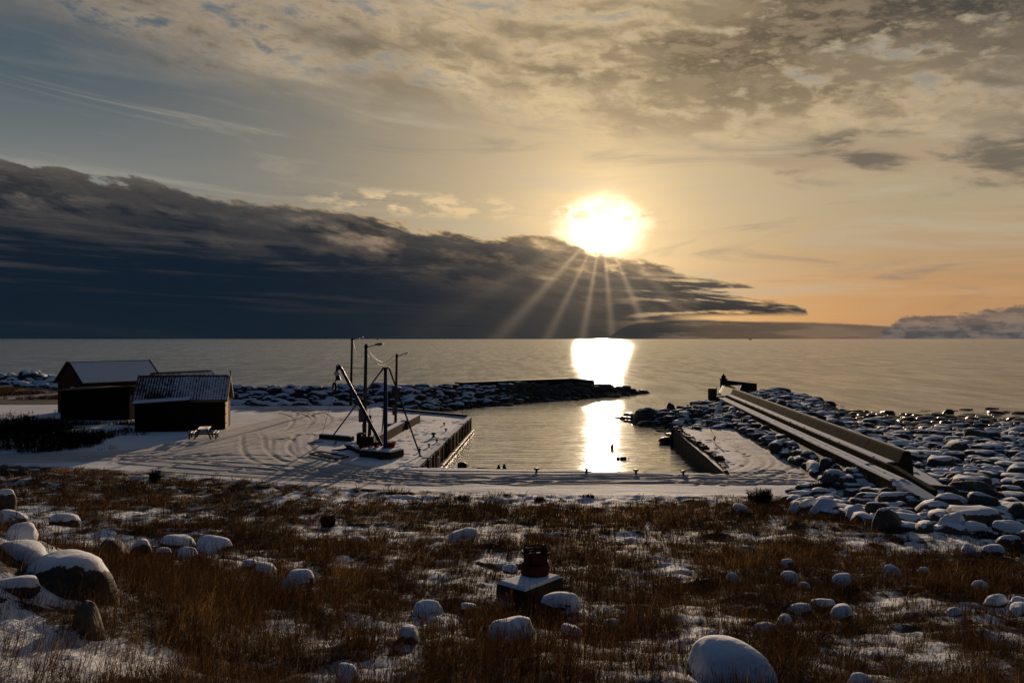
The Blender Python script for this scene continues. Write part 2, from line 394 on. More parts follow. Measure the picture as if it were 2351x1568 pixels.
# wheel tracks on the snow : photograph points on the level yard
TR = [
 [(-150,1052),(0,1047),(250,1040),(420,1020),(560,985),(680,957),(770,940)],
 [(-150,1062),(0,1058),(300,1050),(500,1015),(640,975),(700,952),(650,932),(560,936)],
 [(300,1060),(600,1082),(900,1096),(1300,1103),(1700,1106),(1850,1110)],
 [(300,1053),(560,1068),(800,1088),(1200,1110),(1600,1116),(1800,1118)],
 [(500,1058),(700,1083),(1000,1103),(1400,1095),(1600,1099),(1700,1085),(1750,1060),(1720,1030),(1660,1000),(1620,985)],
 [(900,1098),(1300,1098),(1650,1105),(1740,1090),(1790,1065),(1745,1035),(1690,1010)],
 [(560,936),(640,945),(690,960),(680,985),(600,1010),(480,1040),(350,1050),(0,1052)],
 [(700,1000),(690,1030),(740,1060),(830,1083),(950,1098),(1150,1106)],
 [(580,1000),(590,1040),(650,1068),(760,1090)],
 [(650,1010),(655,1040),(700,1066),(800,1086),(960,1100)],
 [(1640,1108),(1730,1117),(1762,1112),(1775,1085)],
 [(720,975),(640,1000),(560,1030),(440,1048),(300,1052)],
 [(800,965),(700,990),(600,1020),(480,1045)],
 [(300,922),(150,925),(0,922),(-100,920)],
 [(0,915),(-50,916),(-200,912)],
 [(380,1078),(640,1092),(980,1102),(1330,1103),(1730,1105)],
 [(420,1071),(680,1085),(1020,1095),(1370,1096),(1770,1098)],
 [(520,1088),(780,1102),(1120,1112),(1470,1113),(1830,1115)],
 [(470,1064),(730,1078),(1070,1088),(1420,1089),(1820,1091)],
 [(560,1081),(820,1095),(1160,1105),(1510,1106),(1830,1108)],
 [(100,1050),(380,1040),(600,1005),(760,965),(860,955)],
 [(640,938),(720,948),(740,968),(690,992),(560,1022)],
 [(420,1052),(640,1050),(900,1088),(1300,1112),(1750,1112)],
 [(760,1080),(1000,1093),(1250,1096),(1500,1096),(1620,1108)],
]
def smooth_poly(P, n=8):
    P = np.array(P, float); out = []
    for i in range(len(P)-1):
        p0 = P[max(i-1,0)]; p1 = P[i]; p2 = P[i+1]; p3 = P[min(i+2, len(P)-1)]
        for k in range(n):
            t = k/n; out.append(0.5*((2*p1)+(-p0+p2)*t+(2*p0-5*p1+4*p2-p3)*t*t+(-p0+3*p1-3*p2+p3)*t**3))
    out.append(P[-1]); return np.array(out)
TRW = [smooth_poly([D2W(a, b) for a, b in t], 7) for t in TR]

def H(X, Y, fine=True, full=False):
    X = np.asarray(X, float); Y = np.asarray(Y, float)
    ins = inside(X, Y, LAND)
    d = np.full(X.shape, 1e9)
    for i in range(len(LAND)):
        q, _ = seg_dist(X, Y, LAND[i], LAND[(i+1)%len(LAND)]); d = np.minimum(d, q)
    z = np.where(ins, 0.0, -0.8*d)
    # the slope rising to the photographer
    dd = np.maximum(Yb(X) - Y, 0.0)
    z = z + np.interp(dd, [0,3,9,17,25,31,35,41,50], [0,.08,.45,1.10,2.05,3.1,4.2,5.5,6.6])
    # bank with boulders on the left
    ml = sst(-X - 0.10*Y, 1.6, 8.5)*np.exp(-((Y-11.5)/5.2)**2)*2.15
    ml = ml + sst(-X, 9, 20)*np.exp(-((Y-16)/7.0)**2)*0.9
    z = z + ml
    # beach on the right of the pier
    b = 0.12 - (Y-40)*0.0300 + 0.25*(fbm(X*0.12, Y*0.12, 5, 3)-0.5)
    b = b - 0.0*X
    right = sst(X - Xp(Y), -0.5, 0.8)
    z = np.where(Y > 40, b*right + z*(1-right), z)
    rz = np.full(X.shape, -9.0)
    for pts, sl_ in RIDGES:
        for i in range(len(pts)-1):
            q, t = seg_dist(X, Y, pts[i], pts[i+1]); rz = np.maximum(rz, pts[i][2]*(1-t)+pts[i+1][2]*t - sl_*q)
    # the level quay platforms stay clear of the ridges
    plat = inside(X, Y, [(-160,40),(-160,96),(-15,92),(-12.9,87),(-3.8,78.4),(-5.26,47.8),(11.4,45.5),(12.9,68),(17.7,68.8),(17.0,60),(16.3,52),(15.3,42)])
    z = np.where(plat, z, np.maximum(z, rz))
    z = np.maximum(z, -3.4)
    if not fine: return z
    grassy = sst(Yb(X) - Y, -0.2, 1.2)
    rough = np.exp(-((Y-68)/11.0)**4) * sst(-X - 0.40*Y, 1.0, 5.0)       # rough ground beside the sheds
    left_far = sst(Y, 100, 108)*sst(-X, 45, 50)
    bump = (fbm(X*0.55, Y*0.55, 21, 4)-0.5)*0.42 + (fbm(X*2.3, Y*2.3, 31, 3)-0.5)*0.16 + (fbm(X*7, Y*7, 32, 2)-0.5)*0.05
    z = z + bump*np.clip(grassy + 0.6*rough + left_far*0.7, 0, 1)
    yard = (z > -0.4) & (z < 0.5) & (Y > 38)
    z = z + np.where(yard, (1-grassy)*((fbm(X*0.22, Y*0.22, 41, 3)-0.5)*0.10 + (fbm(X*1.4, Y*1.1, 42, 3)-0.5)*0.025), 0)
    if not full: return z
    packed = np.zeros(X.shape); rut = np.zeros(X.shape)
    lv = (1-grassy)*plat
    for ti, P in enumerate(TRW):
        bb = (X > P[:,0].min()-2) & (X < P[:,0].max()+2) & (Y > P[:,1].min()-2) & (Y < P[:,1].max()+2) & (Y > 37)
        if not bb.any(): continue
        xs, ys = X[bb], Y[bb]; dm = np.full(xs.shape, 1e9)
        for i in range(len(P)-1):
            q, _ = seg_dist(xs, ys, P[i], P[i+1]); dm = np.minimum(dm, q)
        e = np.abs(dm - 0.74)
        rr = (-0.046*np.exp(-(e/0.12)**2) + 0.018*np.exp(-((e-0.27)/0.11)**2))*(0.35+0.9*vn(X[bb]*0.25+ti*7, Y[bb]*0.25, 3))
        rut[bb] += rr; packed[bb] = np.maximum(packed[bb], np.exp(-(dm/1.3)**4)*0.55 + 0.45*np.exp(-(e/0.2)**2))
    foot = plat & (((X > -9.2) & (X < -4.6) & (Y < 76)) | ((X > 12.5) & (Y < 62)))
    fp = sst(vn(X*2.6, Y*2.2, 77)*0.6+vn(X*4.3, Y*3.8, 78)*0.4, 0.66, 0.78)
    z = z + lv*(rut - 0.06*fp*foot*(vn(X*0.5, Y*0.2, 79) > 0.35))
    return z, grassy, rough, packed*lv, plat, left_far

# photograph position of a ground point, and ground point of a photograph position
def proj(X, Y, Z):
    return 1175.5 + X/Y*F, 778 + (CAMH-Z)/Y*F
_YS = np.geomspace(4.0, 140, 900)
def ground(px, py):
    xs = (px-1175.5)/F*_YS; zr = CAMH - (py-778)/F*_YS; h = H(xs, _YS, fine=False)
    k = np.argmax(zr <= h)
    if k == 0 and zr[0] > h[0]: k = len(_YS)-1
    return Vector((xs[k], _YS[k], h[k]))

SNOWY = [(150,1505,360,75),(40,1340,130,60),(70,1215,180,40),(330,1255,190,22),(560,1290,80,25),(700,1325,90,30),(720,1215,130,14),(1020,1226,220,17),
 (1000,1143,520,13),(1500,1150,320,14),(900,1460,120,50),(1210,1370,110,45),(1450,1510,150,60),(1540,1310,70,35),(1600,1410,60,50),(1500,1235,80,15),
 (1700,1232,90,20),(1980,1236,90,16),(2050,1390,130,22),(2020,1500,200,34),(860,1545,260,38),(1320,1400,110,28),(230,1175,260,14),(850,1290,120,16),(640,1450,60,18),(2200,1250,200,22),(1180,1280,120,12),(260,1200,160,12)]
BROWN = [(500,1128,450,26),(1400,1195,190,26),(1650,1175,260,18),(450,1400,210,100),(800,1385,170,60),(150,1085,260,22),(1850,1290,200,40),(2200,1310,160,30),(1750,1370,220,40),(620,1240,120,14),(950,1180,300,18),(1150,1255,150,14),(1650,1270,130,26),(1400,1440,90,30)]
def cover(X, Y, Z):
    """0 snow .. 1 dead grass, on the slope"""
    px, py = proj(X, Y, Z)
    g = 0.80 - 1.1*np.exp(-(((px-110)/330.0)**2 + ((py-1530)/75.0)**2)**1.3) - 0.5*np.exp(-(((px-60)/150.0)**2 + ((py-1400)/60.0)**2)**1.3) + (fbm(X*0.5, Y*0.5, 51, 4)-0.5)*1.5 + (fbm(X*2.2, Y*2.2, 52, 4)-0.5)*2.6
    g = g - 0.30*sst(Y, 33, 40)
    for cx, cy, rx, ry in SNOWY:
        g = g - 0.55*np.exp(-(((px-cx)/rx)**2 + ((py-cy)/ry)**2)**1.2)
    for cx, cy, rx, ry in BROWN:
        g = g + 0.45*np.exp(-(((px-cx)/rx)**2 + ((py-cy)/ry)**2)**1.2)
    return g

# ================================================================ materials
def new_mat(name):
    m = bpy.data.materials.new(name); m.use_nodes = True; nt = m.node_tree; nt.nodes.clear(); E.nt = nt
    out = nt.nodes.new('ShaderNodeOutputMaterial'); return m, nt, out
def principled(nt, out, base, rough=0.8, spec=0.3, metal=0.0, normal=None):
    p = nt.nodes.new('ShaderNodeBsdfPrincipled')
    if isinstance(base, tuple): p.inputs['Base Color'].default_value = (*base, 1)
    else: nt.links.new(base, p.inputs['Base Color'])
    if isinstance(rough, E): nt.links.new(rough.v, p.inputs['Roughness'])
    else: p.inputs['Roughness'].default_value = rough
    p.inputs['Specular IOR Level'].default_value = spec; p.inputs['Metallic'].default_value = metal
    if normal is not None: nt.links.new(normal, p.inputs['Normal'])
    if out: nt.links.new(p.outputs[0], out.inputs[0])
    return p
def bump(h, strength=0.5, dist=0.05, normal=None):
    n = E.nt.nodes.new('ShaderNodeBump'); n.inputs['Strength'].default_value = strength; n.inputs['Distance'].default_value = dist
    E.nt.links.new(h.v, n.inputs['Height'])
    if normal is not None: E.nt.links.new(normal, n.inputs['Normal'])
    return n.outputs[0]
def pos():
    g = E.nt.nodes.new('ShaderNodeNewGeometry'); s = E.nt.nodes.new('ShaderNodeSeparateXYZ'); E.nt.links.new(g.outputs['Position'], s.inputs[0])
    s2 = E.nt.nodes.new('ShaderNodeSeparateXYZ'); E.nt.links.new(g.outputs['Normal'], s2.inputs[0])
    return g.outputs['Position'], E(s.outputs[0]), E(s.outputs[1]), E(s.outputs[2]), E(s2.outputs[2])
def objpos():
    t = E.nt.nodes.new('ShaderNodeTexCoord'); return t.outputs['Object']
def at_(name):
    a = E.nt.nodes.new('ShaderNodeAttribute'); a.attribute_name = name; return E(a.outputs['Fac'])
def stretch(v, sx, sy, sz):
    m = E.nt.nodes.new('ShaderNodeMapping'); E.nt.links.new(v, m.inputs[0]); m.inputs['Scale'].default_value = (sx, sy, sz); return m.outputs[0]

SNOW = (0.74, 0.77, 0.82)
def mat_plain(name, c, rough=0.75, var=0.25, scale=6.0, metal=0, spec=0.10, snow=False, streak=None, bumpd=0.01):
    """painted or weathered surface; optional snow lying on faces that look up"""
    m, nt, out = new_mat(name); P, x, y, z, nz = pos(); o = objpos()
    n1 = noise(o, scale, 5, 0.6); n2 = noise(stretch(o, *(streak or (1,1,1))), scale*1.7, 3, 0.5)
    f = (n1*0.5 + n2*0.5 - 0.5)*2.0*var*2 + 1.0
    base = scale_col(c, f)
    nrm = bump(n2, 0.5, bumpd)
    if snow:
        sm = smooth(nz + (n1-0.5)*0.35, 0.62, 0.80)
        base = mix(sm, base, SNOW)
    principled(nt, out, base, rough, spec, metal, nrm); return m
def mat_rock():
    m, nt, out = new_mat('boulder_stone'); P, x, y, z, nz = pos()
    n1 = noise(P, 1.3, 5, 0.62); n2 = noise(P, 9.0, 4, 0.6); n0 = noise(P, 0.55, 2, 0.5)
    c = mix(smooth(n0, 0.4, 0.6), (0.038, 0.036, 0.036), (0.070, 0.056, 0.042))
    c = mix(smooth(n2, 0.45, 0.62)*0.6, c, (0.105, 0.095, 0.082))
    wet = smooth_rev(z + (n1-0.5)*0.7, -0.95, -0.55)
    c = mix(wet*0.75, c, (0.012, 0.011, 0.010))
    sm = smooth(nz + (n1-0.5)*0.9 + (n2-0.5)*0.35 + (n0-0.5)*0.9 - smooth(x, -4.0, 4.0)*smooth_rev(x, 19.0, 22.0)*smooth(y, 112.0, 116.0)*0.5 + smooth_rev(x, -8.0, 0.0)*smooth(y, 86.0, 90.0)*0.22, 0.74, 0.81) * (1.0 - wet)
    c = mix(sm, c, SNOW)
    rough = 0.85 - wet*0.5
    nrm = bump(n2 + sm*0.6, 0.55, 0.03)
    principled(nt, out, c, rough, 0.35, 0, nrm); return m
def mat_ground():
    m, nt, out = new_mat('snowy_ground'); P, x, y, z, nz = pos()
    g = at_('grass'); pk = at_('packed'); rk = at_('rock')
    n1 = noise(P, 1.1, 6, 0.6); n2 = noise(P, 5.5, 5, 0.62); n3 = noise(P, 24.0, 3, 0.6)
    t = g + ((n1-0.5)*0.8 + (n2-0.5)*1.7 + (n3-0.5)*1.1)*(0.25 + smooth(g, -0.05, 0.25)*0.75)
    turf = mix(smooth(n2, 0.38, 0.62), (0.014, 0.010, 0.007), (0.045, 0.028, 0.015))
    turf = mix(smooth(n1, 0.56, 0.68)*0.5, turf, (0.016, 0.018, 0.008))
    snow = mix(pk*(0.45 + n2*0.8), SNOW, (0.33, 0.28, 0.235))
    snow = mix(smooth(noise(P, 0.16, 4, 0.55), 0.48, 0.66)*0.30, snow, (0.50, 0.47, 0.44))
    snow = mix(smooth(g, 0.05, 0.35)*0.45, snow, (0.34, 0.33, 0.33))
    c = mix(smooth(t, 0.33, 0.52), snow, turf)
    c = mix(rk, c, mix(smooth(n1, 0.40, 0.60), (0.010, 0.010, 0.010), (0.030, 0.028, 0.026)))
    nrm = bump(n2*0.55 + n3*0.35 + n1*0.4 + noise(stretch(P, 0.5, 2.2, 1), 1.0, 4, 0.6)*0.7, 0.75, 0.06)
    principled(nt, out, c, 0.85, 0.25, 0, nrm); return m
def mat_water():
    m, nt, out = new_mat('sea_water'); P, x, y, z, nz = pos()
    rip1 = noise(stretch(P, 0.12, 1.25, 1), 1.0, 3, 0.5, 0.2)
    rip2 = noise(stretch(P, 0.8, 3.6, 1), 1.0, 2, 0.5)
    swl = noise(stretch(P, 0.005, 0.28, 1), 1.0, 3, 0.5)
    chop = noise(stretch(P, 0.045, 1.7, 1), 1.0, 3, 0.6)
    gust2 = noise(stretch(P, 0.32, 0.05, 1), 1.0, 6, 0.72)
    calm = noise(stretch(P, 0.02, 0.05, 1), 1.0, 3, 0.5)
    sea = smooth(y + (x.abs())*0.55, 84.0, 112.0)
    gust = smooth(calm, 0.35, 0.65)
    h = (rip1*0.22 + rip2*0.05)*(1.0-sea*0.8) + chop*sea*0.22 + swl*sea*0.5
    nrm = bump(h, 1.0, 1.0)
    # facet-sized disorder, independent of the viewing distance
    nn = nt.nodes.new('ShaderNodeTexNoise'); nt.links.new(stretch(P, 0.9, 0.30, 1), nn.inputs['Vector']); nn.inputs['Scale'].default_value = 1.0; nn.inputs['Detail'].default_value = 7; nn.inputs['Roughness'].default_value = 0.8
    sc_ = nt.nodes.new('ShaderNodeSeparateColor'); nt.links.new(nn.outputs['Color'], sc_.inputs[0])
    dv = vec((E(sc_.outputs[0])-0.5)*(0.06 + sea*0.10), (E(sc_.outputs[1])-0.5)*(0.08 + sea*0.30), 0.0)
    va = nt.nodes.new('ShaderNodeVectorMath'); va.operation = 'ADD'; nt.links.new(nrm, va.inputs[0]); nt.links.new(dv, va.inputs[1])
    vb = nt.nodes.new('ShaderNodeVectorMath'); vb.operation = 'NORMALIZE'; nt.links.new(va.outputs[0], vb.inputs[0]); nrm = vb.outputs[0]
    fr = nt.nodes.new('ShaderNodeFresnel'); fr.inputs['IOR'].default_value = 1.34; nt.links.new(nrm, fr.inputs['Normal'])
    # wave facets too small to model one by one : long-crested, so rougher along Y than along X
    gl = nt.nodes.new('ShaderNodeBsdfAnisotropic'); gl.distribution = 'GGX'; nt.links.new(nrm, gl.inputs['Normal']); gl.inputs[0].default_value = (1, 1, 1, 1)
    streak = smooth(noise(stretch(P, 0.010, 0.05, 1), 1.0, 4, 0.6), 0.3, 0.7)
    nt.links.new((0.12 + sea*(streak*0.04)).v, gl.inputs['Roughness']); gl.inputs['Anisotropy'].default_value = 0.56
    nt.links.new(vec(1.0, 0.0, 0.0), gl.inputs['Tangent'])
    df = nt.nodes.new('ShaderNodeBsdfDiffuse'); df.inputs[0].default_value = (0.010, 0.015, 0.017, 1)
    mx = nt.nodes.new('ShaderNodeMixShader'); nt.links.new(((E(fr.outputs[0]) ** (0.04 + sea*0.06)) * (1.0 - sea*smooth(gust2, 0.38, 0.62)*0.26)).v, mx.inputs[0])
    nt.links.new(df.outputs[0], mx.inputs[1]); nt.links.new(gl.outputs[0], mx.inputs[2]); nt.links.new(mx.outputs[0], out.inputs[0])
    return m
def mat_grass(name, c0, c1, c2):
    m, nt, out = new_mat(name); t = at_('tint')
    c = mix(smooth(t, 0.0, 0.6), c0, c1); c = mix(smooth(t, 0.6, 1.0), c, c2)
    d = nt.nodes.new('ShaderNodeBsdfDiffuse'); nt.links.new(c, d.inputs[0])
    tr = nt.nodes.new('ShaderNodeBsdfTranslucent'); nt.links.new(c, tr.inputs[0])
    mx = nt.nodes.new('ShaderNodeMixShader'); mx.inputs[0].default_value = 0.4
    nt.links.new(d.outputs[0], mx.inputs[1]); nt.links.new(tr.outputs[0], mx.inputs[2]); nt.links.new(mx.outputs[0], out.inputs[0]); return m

M = {}
M['rock'] = mat_rock(); M['ground'] = mat_ground(); M['water'] = mat_water()
M['concrete'] = mat_plain('old_concrete', (0.044, 0.032, 0.018), 0.95, 0.35, 2.2, spec=0.02, streak=(1,1,0.25), bumpd=0.02)
M['concrete_snow'] = mat_plain('concrete_under_snow', (0.060, 0.044, 0.026), 0.95, 0.35, 2.2, spec=0.02, snow=True, streak=(1,1,0.25), bumpd=0.02)
M['dark_concrete'] = mat_plain('wet_dark_concrete', (0.048, 0.037, 0.025), 0.7, 0.5, 1.8, snow=True, streak=(1,1,0.2), bumpd=0.03)
M['dark_bare'] = mat_plain('dark_bare_concrete', (0.040, 0.031, 0.022), 0.8, 0.5, 1.6, streak=(1,1,0.3), bumpd=0.03)
M['ledge'] = mat_plain('icy_ledge', (0.50, 0.46, 0.38), 0.25, 0.2, 5, spec=0.6)
M['tarred'] = mat_plain('black_tarred_boards', (0.010, 0.0085, 0.007), 0.85, 0.4, 4, streak=(4,4,0.3))
M['brown_wood'] = mat_plain('brown_boards', (0.026, 0.013, 0.006), 0.8, 0.4, 4, streak=(4,4,0.3))
M['red_wood'] = mat_plain('red_brown_boards', (0.040, 0.015, 0.007), 0.8, 0.35, 4, streak=(4,4,0.3))
M['trim'] = mat_plain('pale_trim_boards', (0.22, 0.12, 0.055), 0.7, 0.3, 6)
M['felt'] = mat_plain('tan_roofing_felt', (0.17, 0.135, 0.085), 0.8, 0.3, 3)
M['snow'] = mat_plain('settled_snow', (0.72, 0.75, 0.80), 0.9, 0.05, 5, bumpd=0.015)
M['steel_blue'] = mat_plain('blue_painted_steel', (0.004, 0.015, 0.075), 0.45, 0.25, 8, spec=0.25)
M['grey_metal'] = mat_plain('galvanised_metal', (0.16, 0.16, 0.16), 0.45, 0.25, 9, metal=0.6)
M['white_metal'] = mat_plain('white_painted_metal', (0.55, 0.55, 0.53), 0.5, 0.15, 9)
M['pole_wood'] = mat_plain('weathered_pole_wood', (0.060, 0.045, 0.032), 0.85, 0.35, 7, streak=(4,4,0.2))
M['rust'] = mat_plain('rusty_iron', (0.070, 0.022, 0.010), 0.8, 0.5, 9, bumpd=0.01)
M['iron'] = mat_plain('dark_iron', (0.022, 0.020, 0.019), 0.55, 0.4, 9, metal=0.3)
M['rubber'] = mat_plain('black_rubber', (0.010, 0.010, 0.010), 0.6, 0.3, 9)
M['red_plastic'] = mat_plain('red_plastic', (0.26, 0.022, 0.010), 0.5, 0.2, 9)
M['orange'] = mat_plain('orange_buoy_plastic', (0.35, 0.09, 0.012), 0.5, 0.2, 9)
M['grey_box'] = mat_plain('grey_cabinet_paint', (0.085, 0.080, 0.080), 0.6, 0.2, 9)
M['bench_wood'] = mat_plain('worn_bench_wood', (0.10, 0.06, 0.03), 0.32, 0.3, 8, streak=(1,4,1), snow=False, spec=0.5)
M['cable'] = mat_plain('pale_cable_sheath', (0.55, 0.45, 0.32), 0.6, 0.1, 9, spec=0.15)
M['rope'] = mat_plain('pale_rope', (0.32, 0.26, 0.17), 0.8, 0.3, 9)
M['hull_grey'] = mat_plain('grey_hull_paint', (0.07, 0.07, 0.075), 0.5, 0.3, 5, snow=True)
def mat_tiles():
    m, nt, out = new_mat('red_clay_tiles_with_snow'); P, x, y, z, nz = pos(); s = at_('snow')
    n1 = noise(objpos(), 3.0, 4, 0.6)
    c = mix(smooth(n1, 0.35, 0.65), (0.075, 0.020, 0.012), (0.035, 0.013, 0.010))
    c = mix(smooth(s + (n1-0.5)*1.3, 0.42, 0.60), c, SNOW)
    principled(nt, out, c, 0.8, 0.3, 0, bump(n1, 0.3, 0.01)); return m
M['tiles'] = mat_tiles()
M['glass'] = mat_plain('dark_window_glass', (0.02, 0.022, 0.026), 0.1, 0.1, 3, spec=0.8)
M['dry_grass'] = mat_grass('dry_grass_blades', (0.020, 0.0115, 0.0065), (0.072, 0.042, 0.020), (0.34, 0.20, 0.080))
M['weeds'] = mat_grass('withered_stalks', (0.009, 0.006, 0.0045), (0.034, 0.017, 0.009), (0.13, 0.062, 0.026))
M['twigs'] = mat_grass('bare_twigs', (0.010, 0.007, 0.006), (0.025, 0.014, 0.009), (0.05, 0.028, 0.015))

# ================================================================ ground sheets
def grid_sheet(name, XX, YY, drop=None):
    z, g, ro, pk, plat, lf = H(XX, YY, full=True)
    n, m = XX.shape
    gr = np.where(g > 0.02, cover(XX, YY, z)*g, 0)
    gr = gr + (1-g)*(ro*(0.30 + (fbm(XX*0.5, YY*0.5, 61, 4)-0.5)*1.4) + lf*(0.6 + (fbm(XX*0.3, YY*0.3, 62, 4)-0.5)*1.5))
    rk = np.where(plat | (YY < 42), 0.0, 1.0)*(1-lf)
    # stony ground reaching down on the right of the slope
    px, py = proj(XX, YY, z)
    V = np.stack([XX, YY, z], -1).reshape(-1, 3)
    idx = np.arange(n*m).reshape(n, m)
    q = np.stack([idx[:-1,:-1], idx[:-1,1:], idx[1:,1:], idx[1:,:-1]], -1)
    keep = np.ones((n-1, m-1), bool) if drop is None else ~drop
    q = q[keep]
    me = np_mesh(name, V, q)
    attr(me, 'grass', gr.ravel()); attr(me, 'packed', pk.ravel()); attr(me, 'rock', rk.ravel())
    return link(name, me, M['ground'])

ys = np.concatenate([np.arange(1.0, 12, 0.07), np.arange(12, 24, 0.10), np.arange(24, 42.001, 0.15)]); ys[-1] = 42.0
xs = np.concatenate([np.arange(-46, -16, 0.25), np.arange(-16, 16, 0.10), np.arange(16, 46, 0.25)])
XX, YY = np.meshgrid(xs, ys)
tag(grid_sheet('ground', XX, YY), kind='structure')
# yard, quays and beach : columns follow the quay edges, rows follow the near quay edge
sa = np.linspace(0, 1, 50); sb = np.concatenate([np.arange(0, 35, 0.14)[1:], np.arange(35, 110, 0.5)])
ca = -np.concatenate([np.arange(0, 30, 0.13), np.arange(30, 60, 0.35), np.arange(60, 150, 1.5)])[::-1]
cb = np.linspace(0, 1, 110)[1:-1]
cc = np.concatenate([np.arange(0, 10, 0.13), np.arange(10, 45, 0.5), np.arange(45, 120, 2.0)])
rows = []
for s_, mode in [(t, 0) for t in sa] + [(t, 1) for t in sb]:
    def yy(x): return 42 + (ynear(x)-42)*s_ if mode == 0 else ynear(x) + s_*1.0
    # iterate once: x depends on y for the edges
    y_l = float(yy(-5.26)); y_r = float(yy(11.4)); XL = float(xl(y_l)); XR = float(xr(y_r))
    xrow = np.concatenate([XL + ca, XL + (XR-XL)*cb, XR + cc])
    rows.append((xrow, yy(xrow)))
XX = np.array([r[0] for r in rows]); YY = np.array([r[1] for r in rows])
nL, nM = len(ca), len(cb)
cxm = (XX[:-1,:-1]+XX[1:,1:])/2; cym = (YY[:-1,:-1]+YY[1:,1:])/2
drop = (cxm > xl(cym)) & (cxm < xr(cym)) & (cym > ynear(cxm)) & (cym < 100)
drop &= ~((cym > 68) & (cxm > 12.75))
tag(grid_sheet('yard', XX, YY, drop), kind='structure')

# open water
me = np_mesh('sea', [(-30000, 20, WATER), (30000, 20, WATER), (30000, 45000, WATER), (-30000, 45000, WATER)], [(0,1,2,3)], smooth=False)
tag(link('sea', me, M['water']), kind='structure')
me = np_mesh('seabed', [(-200, 30, -3.6), (200, 30, -3.6), (200, 400, -3.6), (-200, 400, -3.6)], [(0,1,2,3)], smooth=False)
tag(link('seabed', me, M['iron']), kind='structure')

# ================================================================ boulders
def ico(sub):
    bm = bmesh.new(); bmesh.ops.create_icosphere(bm, subdivisions=sub, radius=1.0)
    V = np.array([v.co[:] for v in bm.verts]); Fc = np.array([[v.index for v in f.verts] for f in bm.faces]); bm.free()
    return V, Fc
ICO = {k: ico(k) for k in (2, 3, 4, 5)}
def rock_shape(seed, sub, round_=7.0, flat=0.72, lump=0.07):
    """a worn boulder, unit half-width, centre at the origin"""
    V, Fc = ICO[sub]; r = np.random.RandomState(seed)
    n = r.randint(8, 12); N = r.normal(size=(n,3)); N[:,2] *= 0.7; N /= np.linalg.norm(N, axis=1)[:,None]
    hh = r.uniform(0.72, 1.0, n)
    N = np.vstack([N, np.eye(3), -np.eye(3)]); hh = np.concatenate([hh, [1,1,1,1,1,1]])
    D = np.maximum(V @ N.T, 0)/hh
    rad = (D**round_).sum(1)**(-1.0/round_)
    for f, a in ((2.2, 1.0), (4.7, 0.45), (10.5, 0.22)):
        k = r.normal(size=(5,3))*f; ph = r.uniform(0, 6.28, 5)
        rad = rad*(1 + lump*a*np.sin(V @ k.T + ph).sum(1)/2.2)
    P = V*rad[:,None]; P[:,2] *= flat
    return P, Fc
def add_snow_cap(P, Fc, thick, seed):
    """lift a soft cap of snow on the faces that look up"""
    nrm = np.zeros_like(P); fn = np.cross(P[Fc[:,1]]-P[Fc[:,0]], P[Fc[:,2]]-P[Fc[:,0]])
    for k in range(3): np.add.at(nrm, Fc[:,k], fn)
    nrm /= np.linalg.norm(nrm, axis=1)[:,None]+1e-9
    t = sst(nrm[:,2] + 0.25*(fbm(P[:,0]*3+seed, P[:,1]*3, seed, 3)-0.5), 0.52, 0.80)
    Q = P.copy(); Q[:,2] += thick*t; return Q
def snowy_rock_mat(name, thr, dark=1.0):
    m, nt, out = new_mat(name); P, x, y, z, nz = pos()
    n1 = noise(P, 2.6, 5, 0.62); n2 = noise(P, 16.0, 4, 0.6)
    c = mix(smooth(n1, 0.38, 0.62), (0.034*dark, 0.030*dark, 0.026*dark), (0.085*dark, 0.066*dark, 0.046*dark))
    c = mix(smooth(n2, 0.5, 0.66)*0.5, c, (0.13*dark, 0.11*dark, 0.085*dark))
    n3 = noise(P, 6.0, 4, 0.65); sm = smooth(nz + (n1-0.5)*0.55 + (n3-0.5)*0.45 + (n2-0.5)*0.2, thr + 0.04, thr + 0.12)
    c = mix(sm, c, SNOW)
    principled(nt, out, c, 0.85, 0.3, 0, bump(n2*0.6 + sm*0.5 + n1*0.4, 0.5, 0.03)); return m
M['rock_snowy'] = snowy_rock_mat('snow_covered_stone', 0.12)
M['rock_capped'] = snowy_rock_mat('snow_capped_stone', 0.38)
M['rock_bare'] = snowy_rock_mat('bare_brown_stone', 0.93, 1.15)

